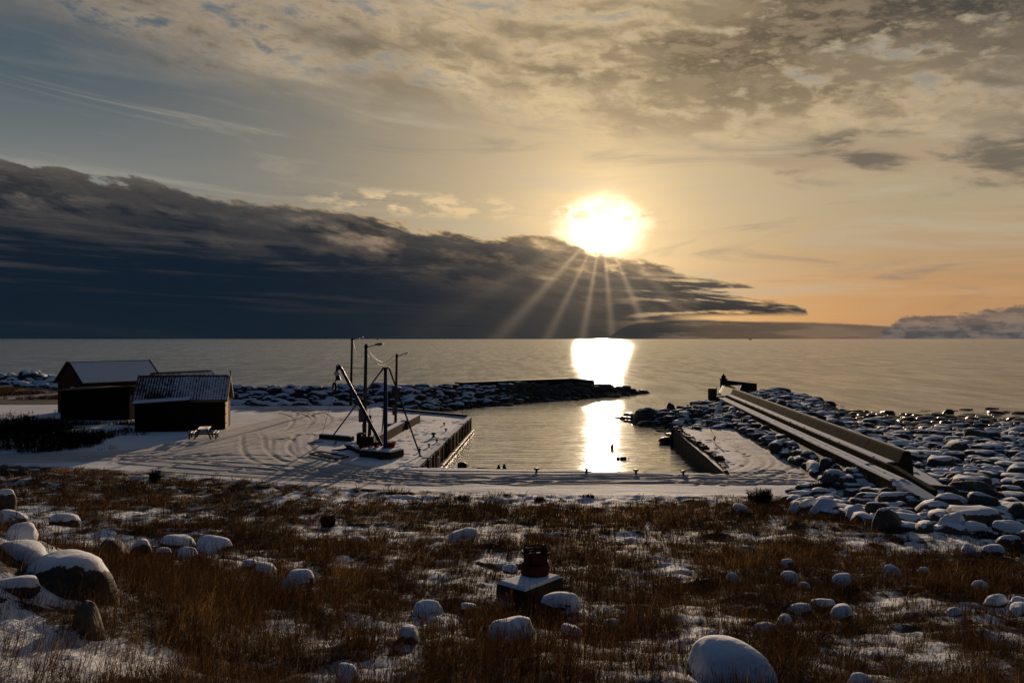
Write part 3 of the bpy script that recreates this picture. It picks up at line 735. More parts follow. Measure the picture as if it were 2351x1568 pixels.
# single boulders on the grassy slope : photograph centre x, base y, width, height, look, label
BL = [
 (150,1368,218,104,'c','broad boulder with a thick snow cap and dark overhung front, biggest on the left bank'),
 (198,1462,88,98,'b','bare brown rounded boulder in the snow below the big snow-capped one'),
 (62,1300,142,62,'s','smooth fully snow-covered boulder just above the big capped one'),
 (38,1250,92,48,'s','snow-covered boulder third up the left edge of the bank'),
 (28,1216,92,52,'c','snow-capped boulder with a sunlit right flank near the left edge'),
 (6,1172,56,58,'c','snow-capped boulder highest on the bank at the left edge'),
 (148,1204,72,27,'s','low snow-covered stone with a sunlit right rim above the bank weeds'),
 (262,1278,80,48,'b','dark boulder with little snow beside a rounder snowy one on the bank'),
 (322,1278,62,46,'c','round snow-capped boulder touching the dark boulder on the bank'),
 (404,1256,86,29,'s','long low snow-covered stone at the crest of the bank'),
 (486,1264,92,32,'s','broad snow-covered stone at the right end of the bank crest row'),
 (428,1280,50,22,'s','small snow-covered stone in front of the bank crest row'),
 (376,1276,40,20,'s','little snowy stone between the round boulder and the crest row'),
 (569,1307,42,23,'s','small dark-bottomed stone left of a larger snowy one below the bank'),
 (617,1326,60,40,'s','rounded snow-covered stone in the middle of the trio below the bank'),
 (688,1350,86,44,'s','widest snow-covered stone of the trio below the bank'),
 (827,1255,56,25,'c','lone snow-topped stone in the grassy hollow'),
 (1070,1242,86,28,'s','flat snow-covered stone at the edge of the tall brown grass'),
 (1172,1314,42,17,'s','small pink-lit snowy stone behind the concrete block'),
 (1704,1181,44,26,'s','lone snow-covered stone on the flat below the yard'),
 (1809,1313,50,32,'c','dome-shaped snow-capped stone with a dark base'),
 (1684,1347,38,37,'s','tall narrow snow-covered stone standing alone in the grass'),
 (1814,1340,48,26,'s','tilted oblong snowy stone just below the dome-shaped one'),
 (1846,1352,34,14,'s','small flat snowy stone beside the tilted oblong one'),
 (1932,1346,60,26,'s','flat-topped oval snowy stone with grass in front'),
 (1922,1324,42,13,'s','thin snowy stone hidden in grass behind the flat-topped oval one'),
 (2044,1324,50,27,'s','oval snowy stone alone to the right of the flat-topped one'),
 (2120,1318,30,14,'s','small faint snowy stone deep in the grass on the right'),
 (1890,1402,58,28,'s','top stone of the snowy cluster in the right grass'),
 (1840,1411,58,26,'s','left stone of the snowy cluster, half sunk in grass'),
 (1929,1424,60,38,'s','largest stone at the right of the snowy cluster'),
 (1801,1443,48,32,'s','mottled snowy stone lower left of the cluster'),
 (1757,1462,70,32,'s','lowest stone of the cluster with grass blades over it'),
 (1684,1580,216,100,'s','huge snow-covered boulder with a bare dark crease on its top at the lower edge'),
 (1311,1462,58,27,'s','small domed snowy stone right of the long arched one'),
 (1178,1486,132,72,'s','long arched snow-covered boulder below the concrete block'),
 (1165,1486,72,46,'s','rounded snowy stone nestled in front of the long arched boulder'),
 (1290,1402,104,46,'s','long snow slab of a stone against the foot of the concrete block'),
 (1077,1404,46,17,'s','small snowy stone among weeds left of the concrete block'),
 (985,1410,80,26,'s','low oblong snowy stone with weeds before it'),
 (930,1492,66,62,'s','steep snow-covered stone half hidden behind orange grass'),
 (2226,1272,50,22,'s','left one of two snowy stones side by side at the shore edge'),
 (2279,1274,54,23,'s','right one of two snowy stones side by side at the shore edge'),
 (2318,1256,62,30,'c','large snow-rimmed stone above the side by side pair'),
 (2250,1352,46,17,'s','low snowy stone in dark grass near the right edge'),
 (2284,1388,62,20,'s','double-humped snowy stone near the right edge'),
 (2340,1396,56,24,'s','snowy stone cut by the right edge of the view, upper of two'),
 (2345,1412,56,26,'s','snowy stone cut by the right edge of the view, lower of two'),
 (2188,1414,52,18,'s','flat snowy stone sunk in dark grass lower right'),
 (1975,1578,70,26,'s','snowy stone at the very bottom right of the huge boulder'),
 (800,1562,60,34,'s','snowy stone among weed stalks at the lower edge'),
 (30,1362,130,34,'s','flat snow-covered slab of stone left of the big capped boulder'),
 (1400,1440,40,18,'s','little snowy stone in the weeds right of the small domed one'),
]
def place_boulder(i, e):
    px, py, w, h, kind, lab = e
    # the visible base sits a little in front of the centre
    g = ground(px, min(py, 1640)); Y = g.y; wid = w/F*Y; hgt = h/F*Y
    r = np.random.RandomState(900+i)
    sub = 5 if w > 75 else 4
    P, Fc = rock_shape(300+i, sub, 3.0 if kind != 'c' else 3.8, 1.0, 0.035)
    P[:,0] /= np.abs(P[:,0]).max(); P[:,1] /= np.abs(P[:,1]).max(); P[:,2] /= P[:,2].max()
    dep = min(wid*0.5, hgt*1.3)*0.95
    P = P*np.array([wid/2*0.96, dep, hgt*0.76])
    if kind != 'b': P = add_snow_cap(P, Fc, 0.02 + 0.03*min(1, wid), i)
    gy = Y + dep*0.55; gz = float(H(np.array([g.x]), np.array([gy]), fine=False)[0])
    z0 = min(g.z, gz) - 0.05
    me = np_mesh('boulder', P, None, Fc)
    o = link('boulder', me, M[{'c': 'rock_capped', 's': 'rock_snowy', 'b': 'rock_bare'}[kind]], None, (g.x*gy/Y, gy, g.z - 0.02*hgt))
    o.rotation_euler = (0, 0, r.uniform(-0.08, 0.08))
    return tag(o, lab, 'boulder', 'boulders on the grassy slope')
for i, e in enumerate(BL): place_boulder(i, e)

# large dark boulders at the head of the beach
SH = [
 (2225,1116,70,26,'dark flat-topped boulder behind the largest shore boulders'),
 (2172,1156,70,40,'dark rounded shore boulder just right of the pier foot'),
 (2237,1152,92,42,'wide dark shore boulder with a straight back edge'),
 (2268,1188,72,52,'tall black shore boulder with a thin snow rim on its left'),
 (2204,1192,88,48,'broad dark dome of a boulder edged with snow'),
 (2110,1170,68,34,'dark oval boulder below the pier foot'),
 (2038,1158,46,34,'brown boulder half covered by snow beside the walkway end'),
 (1978,1156,40,24,'small dark boulder where the stone slope meets the grass'),
 (2046,1217,74,46,'square dark boulder at the edge of the grass, snow on its shoulder'),
 (2192,1224,58,40,'round fully snow-covered boulder in front of the dark dome'),
 (2338,1202,50,42,'bare grey boulder at the right edge of the view'),
 (1969,1190,42,28,'snowy leaning boulder nearest the brown grass'),
 (2250,1228,62,24,'low snow-covered boulder in the front row of the shore'),
 (2325,1232,60,28,'front-row snowy boulder near the right edge'),
 (1830,1182,30,26,'first pointed snowy stone at the left tip of the shore rocks'),
 (1855,1176,36,26,'second snowy stone from the left tip of the shore rocks'),
 (1895,1184,62,34,'wide snowy stone behind the left tip of the shore rocks'),
 (2130,1205,44,24,'snow-topped boulder between the square one and the dark dome'),
 (2080,1190,40,22,'small snow-topped boulder above the square dark one'),
 (2010,1185,44,28,'leaning boulder with a white snow face among dark neighbours'),
]
for i, (px, py, w, h, lab) in enumerate(SH):
    g = ground(px, py); Y = g.y; wid = w/F*Y; hgt = h/F*Y
    P, Fc = rock_shape(700+i, 4, 4.5, 1.0, 0.05)
    P[:,0] /= np.abs(P[:,0]).max(); P[:,1] /= np.abs(P[:,1]).max(); P[:,2] /= P[:,2].max()
    P = P*np.array([wid/2*1.22, wid*0.50, hgt*1.12])
    full = any(k in lab for k in ('snowy', 'fully snow', 'snow-covered'))
    if full or 'snow' in lab: P = add_snow_cap(P, Fc, 0.05, i)
    o = link('boulder', np_mesh('boulder', P, None, Fc), M['rock_snowy' if full else 'rock' if 'snow' in lab else 'rock_bare'], None, (g.x, Y + wid*0.2, g.z - 0.04))
    tag(o, lab, 'boulder', 'boulders at the head of the beach')

# heaps of stones : the 210 that show largest are things, the rest one mass
BASE = [rock_shape(100+k, 3, 3.2 + 2.2*(k % 5), 0.62 + 0.05*(k % 4), 0.08) for k in range(10)]
BASE2 = [rock_shape(100+k, 2, 3.2 + 2.2*(k % 5), 0.62 + 0.05*(k % 4), 0.08) for k in range(10)]
stones = []    # x, y, z, sx, sy, sz, rot, variant, region, wetness
def strew(region, xs_, ys_, size, flat=(0.8, 1.1), sink=0.25, elong=(0.8, 1.5), rotr=(0, 6.28), prob=None):
    zz = H(xs_, ys_, fine=False)
    for k in range(len(xs_)):
        if zz[k] < WATER - 0.55: continue
        s_ = size(xs_[k], ys_[k]); e_ = RS.uniform(*elong)
        stones.append((xs_[k], ys_[k], zz[k] - sink*s_*0.3 + RS.uniform(-0.08, 0.16)*s_, s_*e_**0.5, s_/e_**0.5, s_*RS.uniform(*flat), RS.uniform(*rotr), RS.randint(10), region))
def poisson(x0, x1, y0, y1, step, test, jit=0.45):
    gx, gy = np.meshgrid(np.arange(x0, x1, step), np.arange(y0, y1, step)); gx = gx + (np.arange(gx.shape[0])[:,None] % 2)*step/2
    gx = (gx + RS.uniform(-jit, jit, gx.shape)*step).ravel(); gy = (gy + RS.uniform(-jit, jit, gy.shape)*step).ravel()
    k = test(gx, gy); return gx[k], gy[k]
PLAT = [(-160,40),(-160,96),(-15,92),(-12.9,87),(-3.8,78.4),(-5.26,47.8),(11.4,45.5),(12.9,68),(17.9,69.0),(17.2,60),(16.5,52),(15.5,42)]
def notplat(x, y): return ~inside(x, y, PLAT)
def size_mix(a, b): return lambda x, y: a*0.7 + (b*1.35-a*0.7)*RS.beta(1.0, 3.2)
# slope between the right quay and the pier
x_, y_ = poisson(12, 22, 40.5, 70, 0.50, lambda x, y: notplat(x, y) & (x < Xp(y)-0.35) & (x > 14.2))
strew('slope', x_, y_, size_mix(0.24, 0.66), flat=(0.75, 1.05), elong=(1.0, 2.2), rotr=(0.5, 1.4))
x_, y_ = poisson(11, 23, 68, 97, 0.62, lambda x, y: notplat(x, y) & (x < Xp(y)-0.2) & (x > 12.7 - 1.2*(y > 84)))
strew('tip', x_, y_, size_mix(0.30, 0.78), flat=(0.7, 1.1))
# foot of the slope and of the pier, in front
def fore(x, y):
    px, py = proj(x, y, H(x, y, fine=False))
    lim = np.interp(px, [1780, 1830, 1960, 2040, 2120, 2351, 2500], [1120, 1172, 1196, 1212, 1226, 1238, 1245])
    return (py < lim) & (py > np.interp(px, [1780, 1850, 1900, 2000], [1135, 1118, 1050, 1040]))
x_, y_ = poisson(9, 45, 26, 44, 0.72, lambda x, y: fore(x, y) & (y < 42.5))
strew('head', x_, y_, size_mix(0.32, 0.92), flat=(0.8, 1.15))
# beach
x_, y_ = poisson(17, 62, 41, 92, 0.66, lambda x, y: notplat(x, y) & (x > Xp(y) + 2.0) & (x < 0.63*y + 4) & ~((x < 20.4) & (y < 44.5)) & (y < 60))
strew('beach', x_, y_, size_mix(0.24, 0.90), flat=(0.75, 1.1), elong=(1.0, 1.8))
x_, y_ = poisson(20, 72, 60, 120, 0.80, lambda x, y: (x > Xp(y) + 2.1 + 0.6*sst(y, 88, 92) + 0.16*np.maximum(y-90, 0)) & (x < 0.63*y + 4))
strew('beach', x_, y_, size_mix(0.32, 0.95), flat=(0.6, 0.9), elong=(1.0, 2.0))
# breakwater
def nearline(pts, w):
    def t(x, y):
        d = np.full(x.shape, 1e9)
        for i in range(len(pts)-1):
            q, _ = seg_dist(x, y, pts[i], pts[i+1]); d = np.minimum(d, q)
        return (d < w) & notplat(x, y)
    return t
x_, y_ = poisson(-44, 24, 86, 140, 0.95, nearline(RIDGES[0][0], 6.8))
strew('mole', x_, y_, size_mix(0.48, 1.0), flat=(0.72, 1.0), elong=(1.0, 1.6), sink=0.4, rotr=(-0.5, 0.5))
x_, y_ = poisson(-110, -38, 100, 165, 1.3, nearline(RIDGES[1][0], 6.0))
strew('far', x_, y_, size_mix(0.6, 1.5), flat=(0.7, 1.0))
# half drowned stones off the beach and the mole
for (px, py, w, h) in ((2135,964,60,14),(2178,946,34,11),(2235,962,30,6),(2290,968,26,5),(2030,962,26,9),(1960,958,22,8),(1935,943,24,7),(1990,945,16,5),(2080,958,22,9),(2258,972,44,16),(2310,975,38,16),(2340,978,46,18),(1990,960,30,10),(1905,930,40,16),(1875,921,46,17),(1840,912,50,14),(1490,960,74,40),(1462,962,44,16),(1448,957,30,10),(1541,948,36,42),(1610,940,46,16)):
    p = at(px, py + h*0.3, WATER); s_ = w/2/F*p.y
    stones.append((p.x, p.y, WATER + 0.1*s_, s_, s_*0.7, h/F*p.y*1.15/0.7, 0.0, 0 if w < 60 else 5, 'wet'))
stones = np.array([(a, b, c, d, e, f, g, h, hash_i) for (a, b, c, d, e, f, g, h, hash_i) in [s_[:8] + ({'slope':0,'tip':1,'head':2,'beach':3,'mole':4,'far':5,'wet':6}[s_[8]],) for s_ in stones]])
px, py = proj(stones[:,0], stones[:,1], stones[:,2])
app = stones[:,3]*np.sqrt(stones[:,4]/stones[:,3])/stones[:,1]*F
vis = (px > -20) & (px < 2371)
stones = stones[vis]; app = app[vis]; px = px[vis]; py = py[vis]
order = np.argsort(-app); NBIG = 300 - len(BL) - len(SH)
RNAME = {0: ('slope between right quay and pier', 'stones of the slope below the pier'),
         1: ('rubble spit beyond the right quay', 'stones of the rubble spit'),
         2: ('boulder field above the beach', 'stones at the head of the beach'),
         3: ('beach right of the pier', 'stones on the beach'),
         4: ('long low breakwater', 'stones of the breakwater'),
         5: ('shore beyond the sheds', 'stones on the far left shore'),
         6: ('sea beside the harbour rocks', 'wet rocks in the water')}
def words(k, reg, pxx, pyy, apx):
    look = {0:'rounded',1:'blocky',2:'lumpy',3:'oval',4:'angular',5:'smooth',6:'wedge-shaped',7:'humped',8:'squat',9:'oblong'}[k]
    size = 'large' if apx > 24 else 'middling' if apx > 17 else 'small'
    if reg == 6: return 'dark wet %s rock breaking the surface of the %s' % (look, RNAME[6][0])
    place = ''
    if reg in (0, 1, 3):
        place = ', near end' if pyy > 1060 else ', middle part' if pyy > 990 else ', far end'
    if reg == 2: place = ', left part' if pxx < 2000 else ', middle part' if pxx < 2180 else ', right part'
    return '%s %s snow-dusted stone, %s%s' % (size, look, RNAME[reg][0], place)
BM = {}
def stone_mesh(k):
    if k not in BM: BM[k] = np_mesh('boulder', BASE[k][0], None, BASE[k][1]); BM[k].materials.append(M['rock'])
    return BM[k]
for j in order[:NBIG]:
    X_, Y_, Z_, a, b, c_, ro, k, reg = stones[j]; k = int(k); reg = int(reg)
    o = bpy.data.objects.new('boulder', stone_mesh(k)); C.objects.link(o)
    o.location = (X_, Y_, Z_); o.scale = (a, b, c_); o.rotation_euler = (0, 0, ro)
    tag(o, words(k, reg, px[j], py[j], app[j]), 'boulder', RNAME[reg][1])
Vs, Fs, base = [], [], 0
for j in order[NBIG:]:
    X_, Y_, Z_, a, b, c_, ro, k, reg = stones[j]
    V_, F_ = BASE[int(k)] if app[j] > 9 else BASE2[int(k)]
    cr, sr = math.cos(ro), math.sin(ro); Q = V_*np.array([a, b, c_])
    tilt = RS.uniform(-0.25, 0.25)
    Q = np.stack([Q[:,0]*cr - Q[:,1]*sr + X_, Q[:,0]*sr + Q[:,1]*cr + Y_, Q[:,2] + Q[:,0]*tilt*0.5 + Z_], 1)
    Vs.append(Q); Fs.append(F_ + base); base += len(Q)
o = link('rocks', np_mesh('rocks', np.concatenate(Vs), None, np.concatenate(Fs)), M['rock'])
tag(o, 'heaped snow-dusted stones of the breakwater, pier slope and beach', 'rocks', kind='stuff')
print('stones', len(stones))

# ================================================================ quays
def vwall(mb, P, z0, z1, th, out=1):
    """wall along the polyline P (x, y), th thick to its left"""
    for i in range(len(P)-1):
        a, b = Vector((*P[i], 0)), Vector((*P[i+1], 0)); n = Vector((-(b-a).y, (b-a).x, 0)).normalized()*th*out
        q = [a, b, b+n, a+n]
        mb.hexa([(p.x, p.y, z0) for p in q], [(p.x, p.y, z1) for p in q])
    return mb
def inter(P, n, jit=0.0):
    out = []
    for i in range(len(P)-1):
        for k in range(n): out.append(tuple(np.array(P[i]) + (np.array(P[i+1])-np.array(P[i]))*k/n))
    out.append(P[-1]); return out

# left quay : long side to the basin and its back edge
q = empty('quay_wall', (-4.5, 60, 0), 'tan concrete quay wall on the left of the basin, icy ledge at its waterline', 'quay wall')
mb = MB(); P = [(-5.22, 47.86), (-3.76, 78.4)]
for k in range(9):
    t0, t1 = k/9, (k+1)/9; a = np.array(P[0])*(1-t0)+np.array(P[1])*t0; b = np.array(P[0])*(1-t1)+np.array(P[1])*t1
    vwall(mb, [tuple(a + (0.03*((k*7) % 3), 0)), tuple(b + (0.03*((k*7) % 3), 0.0))], -3.4, 0.05 + 0.02*((k*5) % 3), 0.42)
mb.build('wall', M['concrete_snow'], q, bevel=0.03)
mb = MB()
for k in range(14):
    t = (k+0.5)/14; a = np.array(P[0])*(1-t)+np.array(P[1])*t
    mb.box((a[0]+0.06, a[1], -0.68), (0.12, 0.22, 1.3))
mb.build('fender_post', M['concrete'], q, bevel=0.02)
mb = MB(); rr_ = random.Random(4)
for k in range(26):
    t0, t1 = k/26, (k+0.86+rr_.random()*0.12)/26; a = np.array(P[0])*(1-t0)+np.array(P[1])*t0; b = np.array(P[0])*(1-t1)+np.array(P[1])*t1
    vwall(mb, [tuple(a + (0.30, 0)), tuple(b + (0.30, 0))], WATER+0.10, WATER+0.19+rr_.random()*0.06, 0.22)
mb.build('icy_ledge', M['ledge'], q, bevel=0.02)
q = empty('quay_wall', (-8, 83, 0), 'dark low back edge of the left quay facing the breakwater', 'quay wall')
mb = MB(); vwall(mb, inter([(-3.72, 78.45), (-12.9, 87.05), (-15.6, 91.5)], 4), -3.4, 0.03, 0.5); mb.build('wall', M['dark_concrete'], q, bevel=0.03)
mb = MB(); vwall(mb, inter([(-4.1, 78.9), (-12.9, 87.15)], 3), 0.03, 0.22, 0.25); mb.build('kerb', M['dark_concrete'], q, bevel=0.02)
# near quay face, hidden from the hill but there
mb = MB(); vwall(mb, [(11.4, 45.53), (-5.26, 47.83)], -3.4, -0.10, -0.25)
tag(mb.build('quay_wall', M['concrete'], None, origin=(3, 46.6, 0)), 'near quay wall along the foot of the snowy yard', 'quay wall')
# right quay, rough top
q = empty('quay_wall', (12.2, 57, 0), 'rough dark quay wall on the right of the basin with a broken top edge', 'quay wall')
mb = MB(); n = 40
QRP = [(11.35, 45.4), (11.75, 48.0), (12.05, 50.5), (12.35, 56.0), (12.92, 68.4)]
def qr(t): return np.array([np.interp(t*23.0+45.4, [p[1] for p in QRP], [p[0] for p in QRP]), 45.4+t*23.0])
zt0 = 0.05
for k in range(n):
    a, b_ = qr(k/n), qr((k+1)/n); z1_ = 0.06 + 0.15*rr_.random() + (0.10*rr_.random() if k > 6 else 0); o0, o1 = 0.04*rr_.random(), 0.04*rr_.random()
    mb.hexa([(a[0]-0.10, a[1], -3.4), (a[0]+0.22, a[1], -3.4), (b_[0]+0.22, b_[1], -3.4), (b_[0]-0.10, b_[1], -3.4)], [(a[0]-o0, a[1], zt0), (a[0]+0.20, a[1], zt0), (b_[0]+0.20, b_[1], z1_), (b_[0]-o1, b_[1], z1_)]); zt0 = z1_
mb.build('wall', M['dark_bare'], q, bevel=0.03)
mb = MB()
for k in range(46):
    a = qr(rr_.uniform(0.18, 1.0)); s_ = rr_.uniform(0.08, 0.20); mb.box((a[0]+rr_.uniform(0, 0.35), a[1], 0.10+s_*0.3), (s_*1.6, s_*1.3, s_), rz=rr_.random()*3, rx=rr_.random()-0.5)
mb.build('crumbled_edge', M['dark_bare'], q, bevel=0.02)

# mooring bollards on the near quay
def bollard(x, y, z, s, label, grp, rot=0):
    b = empty('bollard', (x, y, z), label, 'bollard', grp)
    MB().lathe((x, y, z-0.03), [(0.11*s, 0), (0.10*s, 0.05*s), (0.075*s, 0.08*s), (0.07*s, 0.20*s), (0.09*s, 0.23*s)], 14).build('post', M['iron'], b, smooth=True)
    mb = MB(); mb.lathe((x, y, z+0.20*s), [(0.09*s, 0), (0.14*s, 0.02*s), (0.15*s, 0.07*s), (0.11*s, 0.10*s)], 14)
    mb.tube([(x-0.17*s*math.cos(rot), y-0.17*s*math.sin(rot), z+0.22*s), (x+0.17*s*math.cos(rot), y+0.17*s*math.sin(rot), z+0.22*s)], 0.045*s, 8)
    mb.build('head', M['iron'], b, smooth=True)
G1 = 'mooring bollards on the near quay'
for (px, py), lab in zip(((1232,1086), (1347,1087), (1461,1089), (1570,1092)),
    ('iron bollard nearest the moored boat', 'iron bollard just left of the sun glitter', 'iron bollard just right of the sun glitter', 'iron bollard nearest the right quay wall')):
    p = at(px, py, 0.0); bollard(p.x, p.y+0.15, 0.0, 0.85, lab + ', on the near quay edge', G1)
G2 = 'small mooring posts on the left quay'
for (px, py), lab in zip(((995.5,1004), (963.5,1037), (1024,990), (1020,976), (1003,1016), (985,1026)),
    ('tall mooring post with a rope leading to the left quay edge', 'little mooring post close to the right crane stay', 'snow-topped bollard on the edge of the left quay',
     'farthest bollard on the left quay, beside a snow drift', 'bollard with a rope hanging over the left quay edge', 'lowest stub of a bollard on the left quay edge')):
    p = at(px, py, 0.0); bollard(p.x, p.y, 0.0, 0.75 if 'tall' not in lab else 1.2, lab, G2, 0.8)
def rope(pts, r, label, mat='rope', name='rope', cat='rope', n=6, grp=None):
    pts = [Vector(p) for p in pts]; mb = MB()
    mb.tube(pts, r, n); o = mb.build(name, M[mat], None, smooth=True, origin=pts[0]); return tag(o, label, cat, grp)
def sag(a, b, s, n=14):
    a, b = Vector(a), Vector(b); return [a.lerp(b, t/n) - Vector((0, 0, 4*s*(t/n)*(1-t/n))) for t in range(n+1)]
a = at(995.5, 1003, 0.15); rope([a, a + Vector((0.5, -0.3, -0.12)), (-4.7, a.y-1.0, 0.09), (-4.50, a.y-1.2, -0.05), (-4.5, a.y-1.3, -1.2)], 0.025, 'mooring rope from the tall post over the left quay edge', 'iron')
a = at(1003, 1015, 0.15); rope([a, (-4.85, a.y-0.8, 0.12), (-4.72, a.y-0.9, -0.1), (-4.7, a.y-1.0, -1.2)], 0.025, 'short mooring rope hanging over the left quay edge', 'iron')

# ladder handrails at the corner of the left quay
l = empty('ladder', (-4.3, 78.2, 0), 'thin ladder hoops at the far corner of the left quay', 'ladder')
for dx in (0.0, 0.42):
    x0 = -4.30 + dx*0.9
    mb = MB(); pts = [Vector((x0-0.20, 78.0, 0.0))] + [Vector((x0-0.12+0.12*math.sin(t), 78.0+0.02*dx, 0.62+0.12*math.cos(t))) for t in np.linspace(-1.6, 1.6, 7)] + [Vector((x0+0.06, 78.0, -1.4))]
    mb.tube(pts, 0.022, 6); mb.build('handrail', M['grey_metal'], l, smooth=True)
mb = MB()
for k in range(5): mb.tube([(-4.24, 78.0, -0.15-0.25*k), (-3.86, 78.0, -0.15-0.25*k)], 0.018, 6)
mb.build('rungs', M['grey_metal'], l, smooth=True)

# white poles standing in the water by the left quay
for px, y0, y1, lab in ((989.5, 1050, 1080, 'left white mooring pole in the water by the left quay wall'), (1005, 1050, 1080, 'right white mooring pole, leaning slightly, in the basin corner')):
    t = atY(px, y0, 50.2); mb = MB(); mb.tube([(t.x-0.06, 50.2, -3.2), (t.x-0.02, 50.2, WATER), (t.x, 50.2, t.z)], [0.05, 0.045, 0.04], 8)
    mb.lathe((t.x, 50.2, t.z), [(0.05, 0), (0.055, 0.03), (0.02, 0.06)], 8)
    tag(mb.build('mooring_pole', M['white_metal'], None, smooth=True, origin=(t.x, 50.2, WATER)), lab, 'pole', 'white poles in the basin')

# ================================================================ boats moored under the near quay
def hull_mesh(mb, c, L, B, Hh, ang, z0):
    """open boat: bow at +x of its own axis"""
    n = 14; ca, sa = math.cos(ang), math.sin(ang); rings = []
    for i in range(n+1):
        t = i/n; x = -L/2 + L*t; w = B/2*(1 - max(0, (t-0.45)/0.55)**2.3)*(0.86+0.14*min(1, t*4)); sheer = 0.10*Hh + 0.32*Hh*max(0, t-0.5)**2*4
        keel = 0.0 + 0.75*Hh*max(0, (t-0.82)/0.18)**2
        prof = [(-w, Hh+sheer), (-w*0.93, Hh*0.5+keel*0.5), (-w*0.55, Hh*0.08+keel), (0, keel), (w*0.55, Hh*0.08+keel), (w*0.93, Hh*0.5+keel*0.5), (w, Hh+sheer),
                (w*0.88+0.0, Hh+sheer), (w*0.80, Hh*0.5+keel*0.5+0.05), (0, Hh*0.30+keel), (-w*0.80, Hh*0.5+keel*0.5+0.05), (-w*0.88, Hh+sheer)]
        rings.append([(c[0]+x*ca-y*sa, c[1]+x*sa+y*ca, z0+z) for y, z in prof])
    m = 12; vs = [p for r_ in rings for p in r_]
    fs = [(i*m+k, i*m+(k+1)%m, (i+1)*m+(k+1)%m, (i+1)*m+k) for i in range(n) for k in range(m)]
    fs += [tuple(range(m)), tuple(n*m+k for k in range(m-1, -1, -1))]
    mb.add(vs, fs)
BX0, BY = (1060-1175.5)/F*49.6, 49.6
b = empty('motorboat', (-1.75, BY, WATER), 'open boat with a raised outboard motor moored under the near quay', 'motorboat')
mb = MB(); hull_mesh(mb, (-1.55, BY), 2.9, 1.15, 0.62, -0.03, WATER-0.16); mb.build('hull', M['hull_grey'], b, smooth=True)
mb = MB(); p = atY(1061, 1066, BY)
mb.lathe((p.x, BY, p.z-0.32), [(0.14, 0), (0.22, 0.03), (0.27, 0.14), (0.28, 0.28), (0.24, 0.40), (0.13, 0.46)], 16)
ob = mb.build('outboard_motor', M['iron'], b, smooth=True)
MB().tube([(p.x, BY, p.z-0.3), (p.x-0.03, BY, p.z-0.7), (p.x-0.05, BY, WATER-0.3)], [0.08, 0.06, 0.05], 8).build('shaft', M['iron'], ob, smooth=True)
q2 = atY(1078, 1064, BY); MB().tube([(p.x+0.15, BY, p.z-0.18), (q2.x-0.05, BY, q2.z-0.12), (q2.x, BY, q2.z-0.08)], 0.028, 6).build('tiller', M['iron'], ob, smooth=True)
mb = MB(); xs_ = [(1084 - 1175.5)/F*BY, (1112-1175.5)/F*BY, (1126-1175.5)/F*BY]; zt = [atY(0, 1072, BY).z, atY(0, 1074, BY).z, atY(0, 1075, BY).z]
mb.tube([(xs_[0], BY, zt[0]), (xs_[1], BY, zt[1]), (xs_[2], BY, zt[2])], 0.020, 6)
for x_q, z_q in zip(xs_, zt): mb.tube([(x_q, BY, z_q), (x_q, BY, WATER+0.4)], 0.020, 6)
mb.build('rail', M['grey_metal'], b, smooth=True)
mb = MB(); a = atY(1096, 1074, BY); c_ = atY(1114, 1078, BY); mb.tube([a, c_], [0.05, 0.03], 8); mb.build('oar', M['pole_wood'], b, smooth=True)
b = empty('dinghy', (-0.62, 49.5, WATER), 'dark dinghy whose two-horned bow shows above the near quay edge', 'dinghy')
mb = MB(); hull_mesh(mb, (-0.62, 49.2), 1.9, 0.95, 0.60, 1.35, WATER-0.12); mb.build('hull', M['iron'], b, smooth=True)
for px in (1145.5, 1157.5):
    t = atY(px, 1066 if px < 1150 else 1064.5, 49.0); mb = MB(); mb.tube([(t.x - (0.10 if px < 1150 else -0.04), 49.0, t.z-0.42), (t.x, 49.0, t.z-0.16), (t.x, 49.0, t.z)], [0.13, 0.10, 0.05], 10)
    mb.build('bow_fender', M['rubber'], b, smooth=True)
t0_, t1_ = atY(1144, 1076, 49.0), atY(1160, 1076, 49.0)
MB().box(((t0_.x+t1_.x)/2, 49.0, t0_.z-0.12), (t1_.x-t0_.x, 0.3, 0.30)).build('bow_deck', M['iron'], b, bevel=0.03)
# floats
for px, py, w, lab, rz in ((1405, 1030, 0.10, 'small orange float standing in the sun glitter', None), (1419, 1054, 0.13, 'round dark float, left of the pair on the water', 0), (1431, 1054, 0.17, 'oblong dark float, right of the pair on the water', 1)):
    p = at(px, py, WATER); mb = MB()
    if rz == 1: mb.lathe((0, 0, -0.34), [(0.03, 0.10), (0.09, 0.14), (0.13, 0.22), (0.13, 0.46), (0.09, 0.54), (0.03, 0.58)], 14); mb.v = [(p.x + z, p.y + y, WATER + 0.05 + x) for x, y, z in mb.v]
    elif rz == 0: mb.lathe((p.x, p.y, WATER-0.12), [(0.03, 0), (0.10, 0.05), (0.13, 0.14), (0.11, 0.22), (0.04, 0.26)], 14)
    else: mb.lathe((p.x, p.y, WATER-0.15), [(0.06, 0), (0.13, 0.08), (0.13, 0.42), (0.07, 0.52)], 14)
    f_ = mb.build('float', M['orange'] if w < 0.11 else M['iron'], None, smooth=True, origin=(p.x, p.y, WATER)); tag(f_, lab, 'float', 'floats in the basin')
    mb = MB(); mb.torus((p.x + (0.38 if rz == 1 else 0), p.y, WATER + (0.06 if rz == 1 else 0.36 if rz is None else 0.23)), 0.05, 0.015, (0, 1, 0), 10, 5); mb.build('ring', M['iron'], f_, smooth=True, origin=(p.x, p.y, WATER)).location = (0, 0, 0)

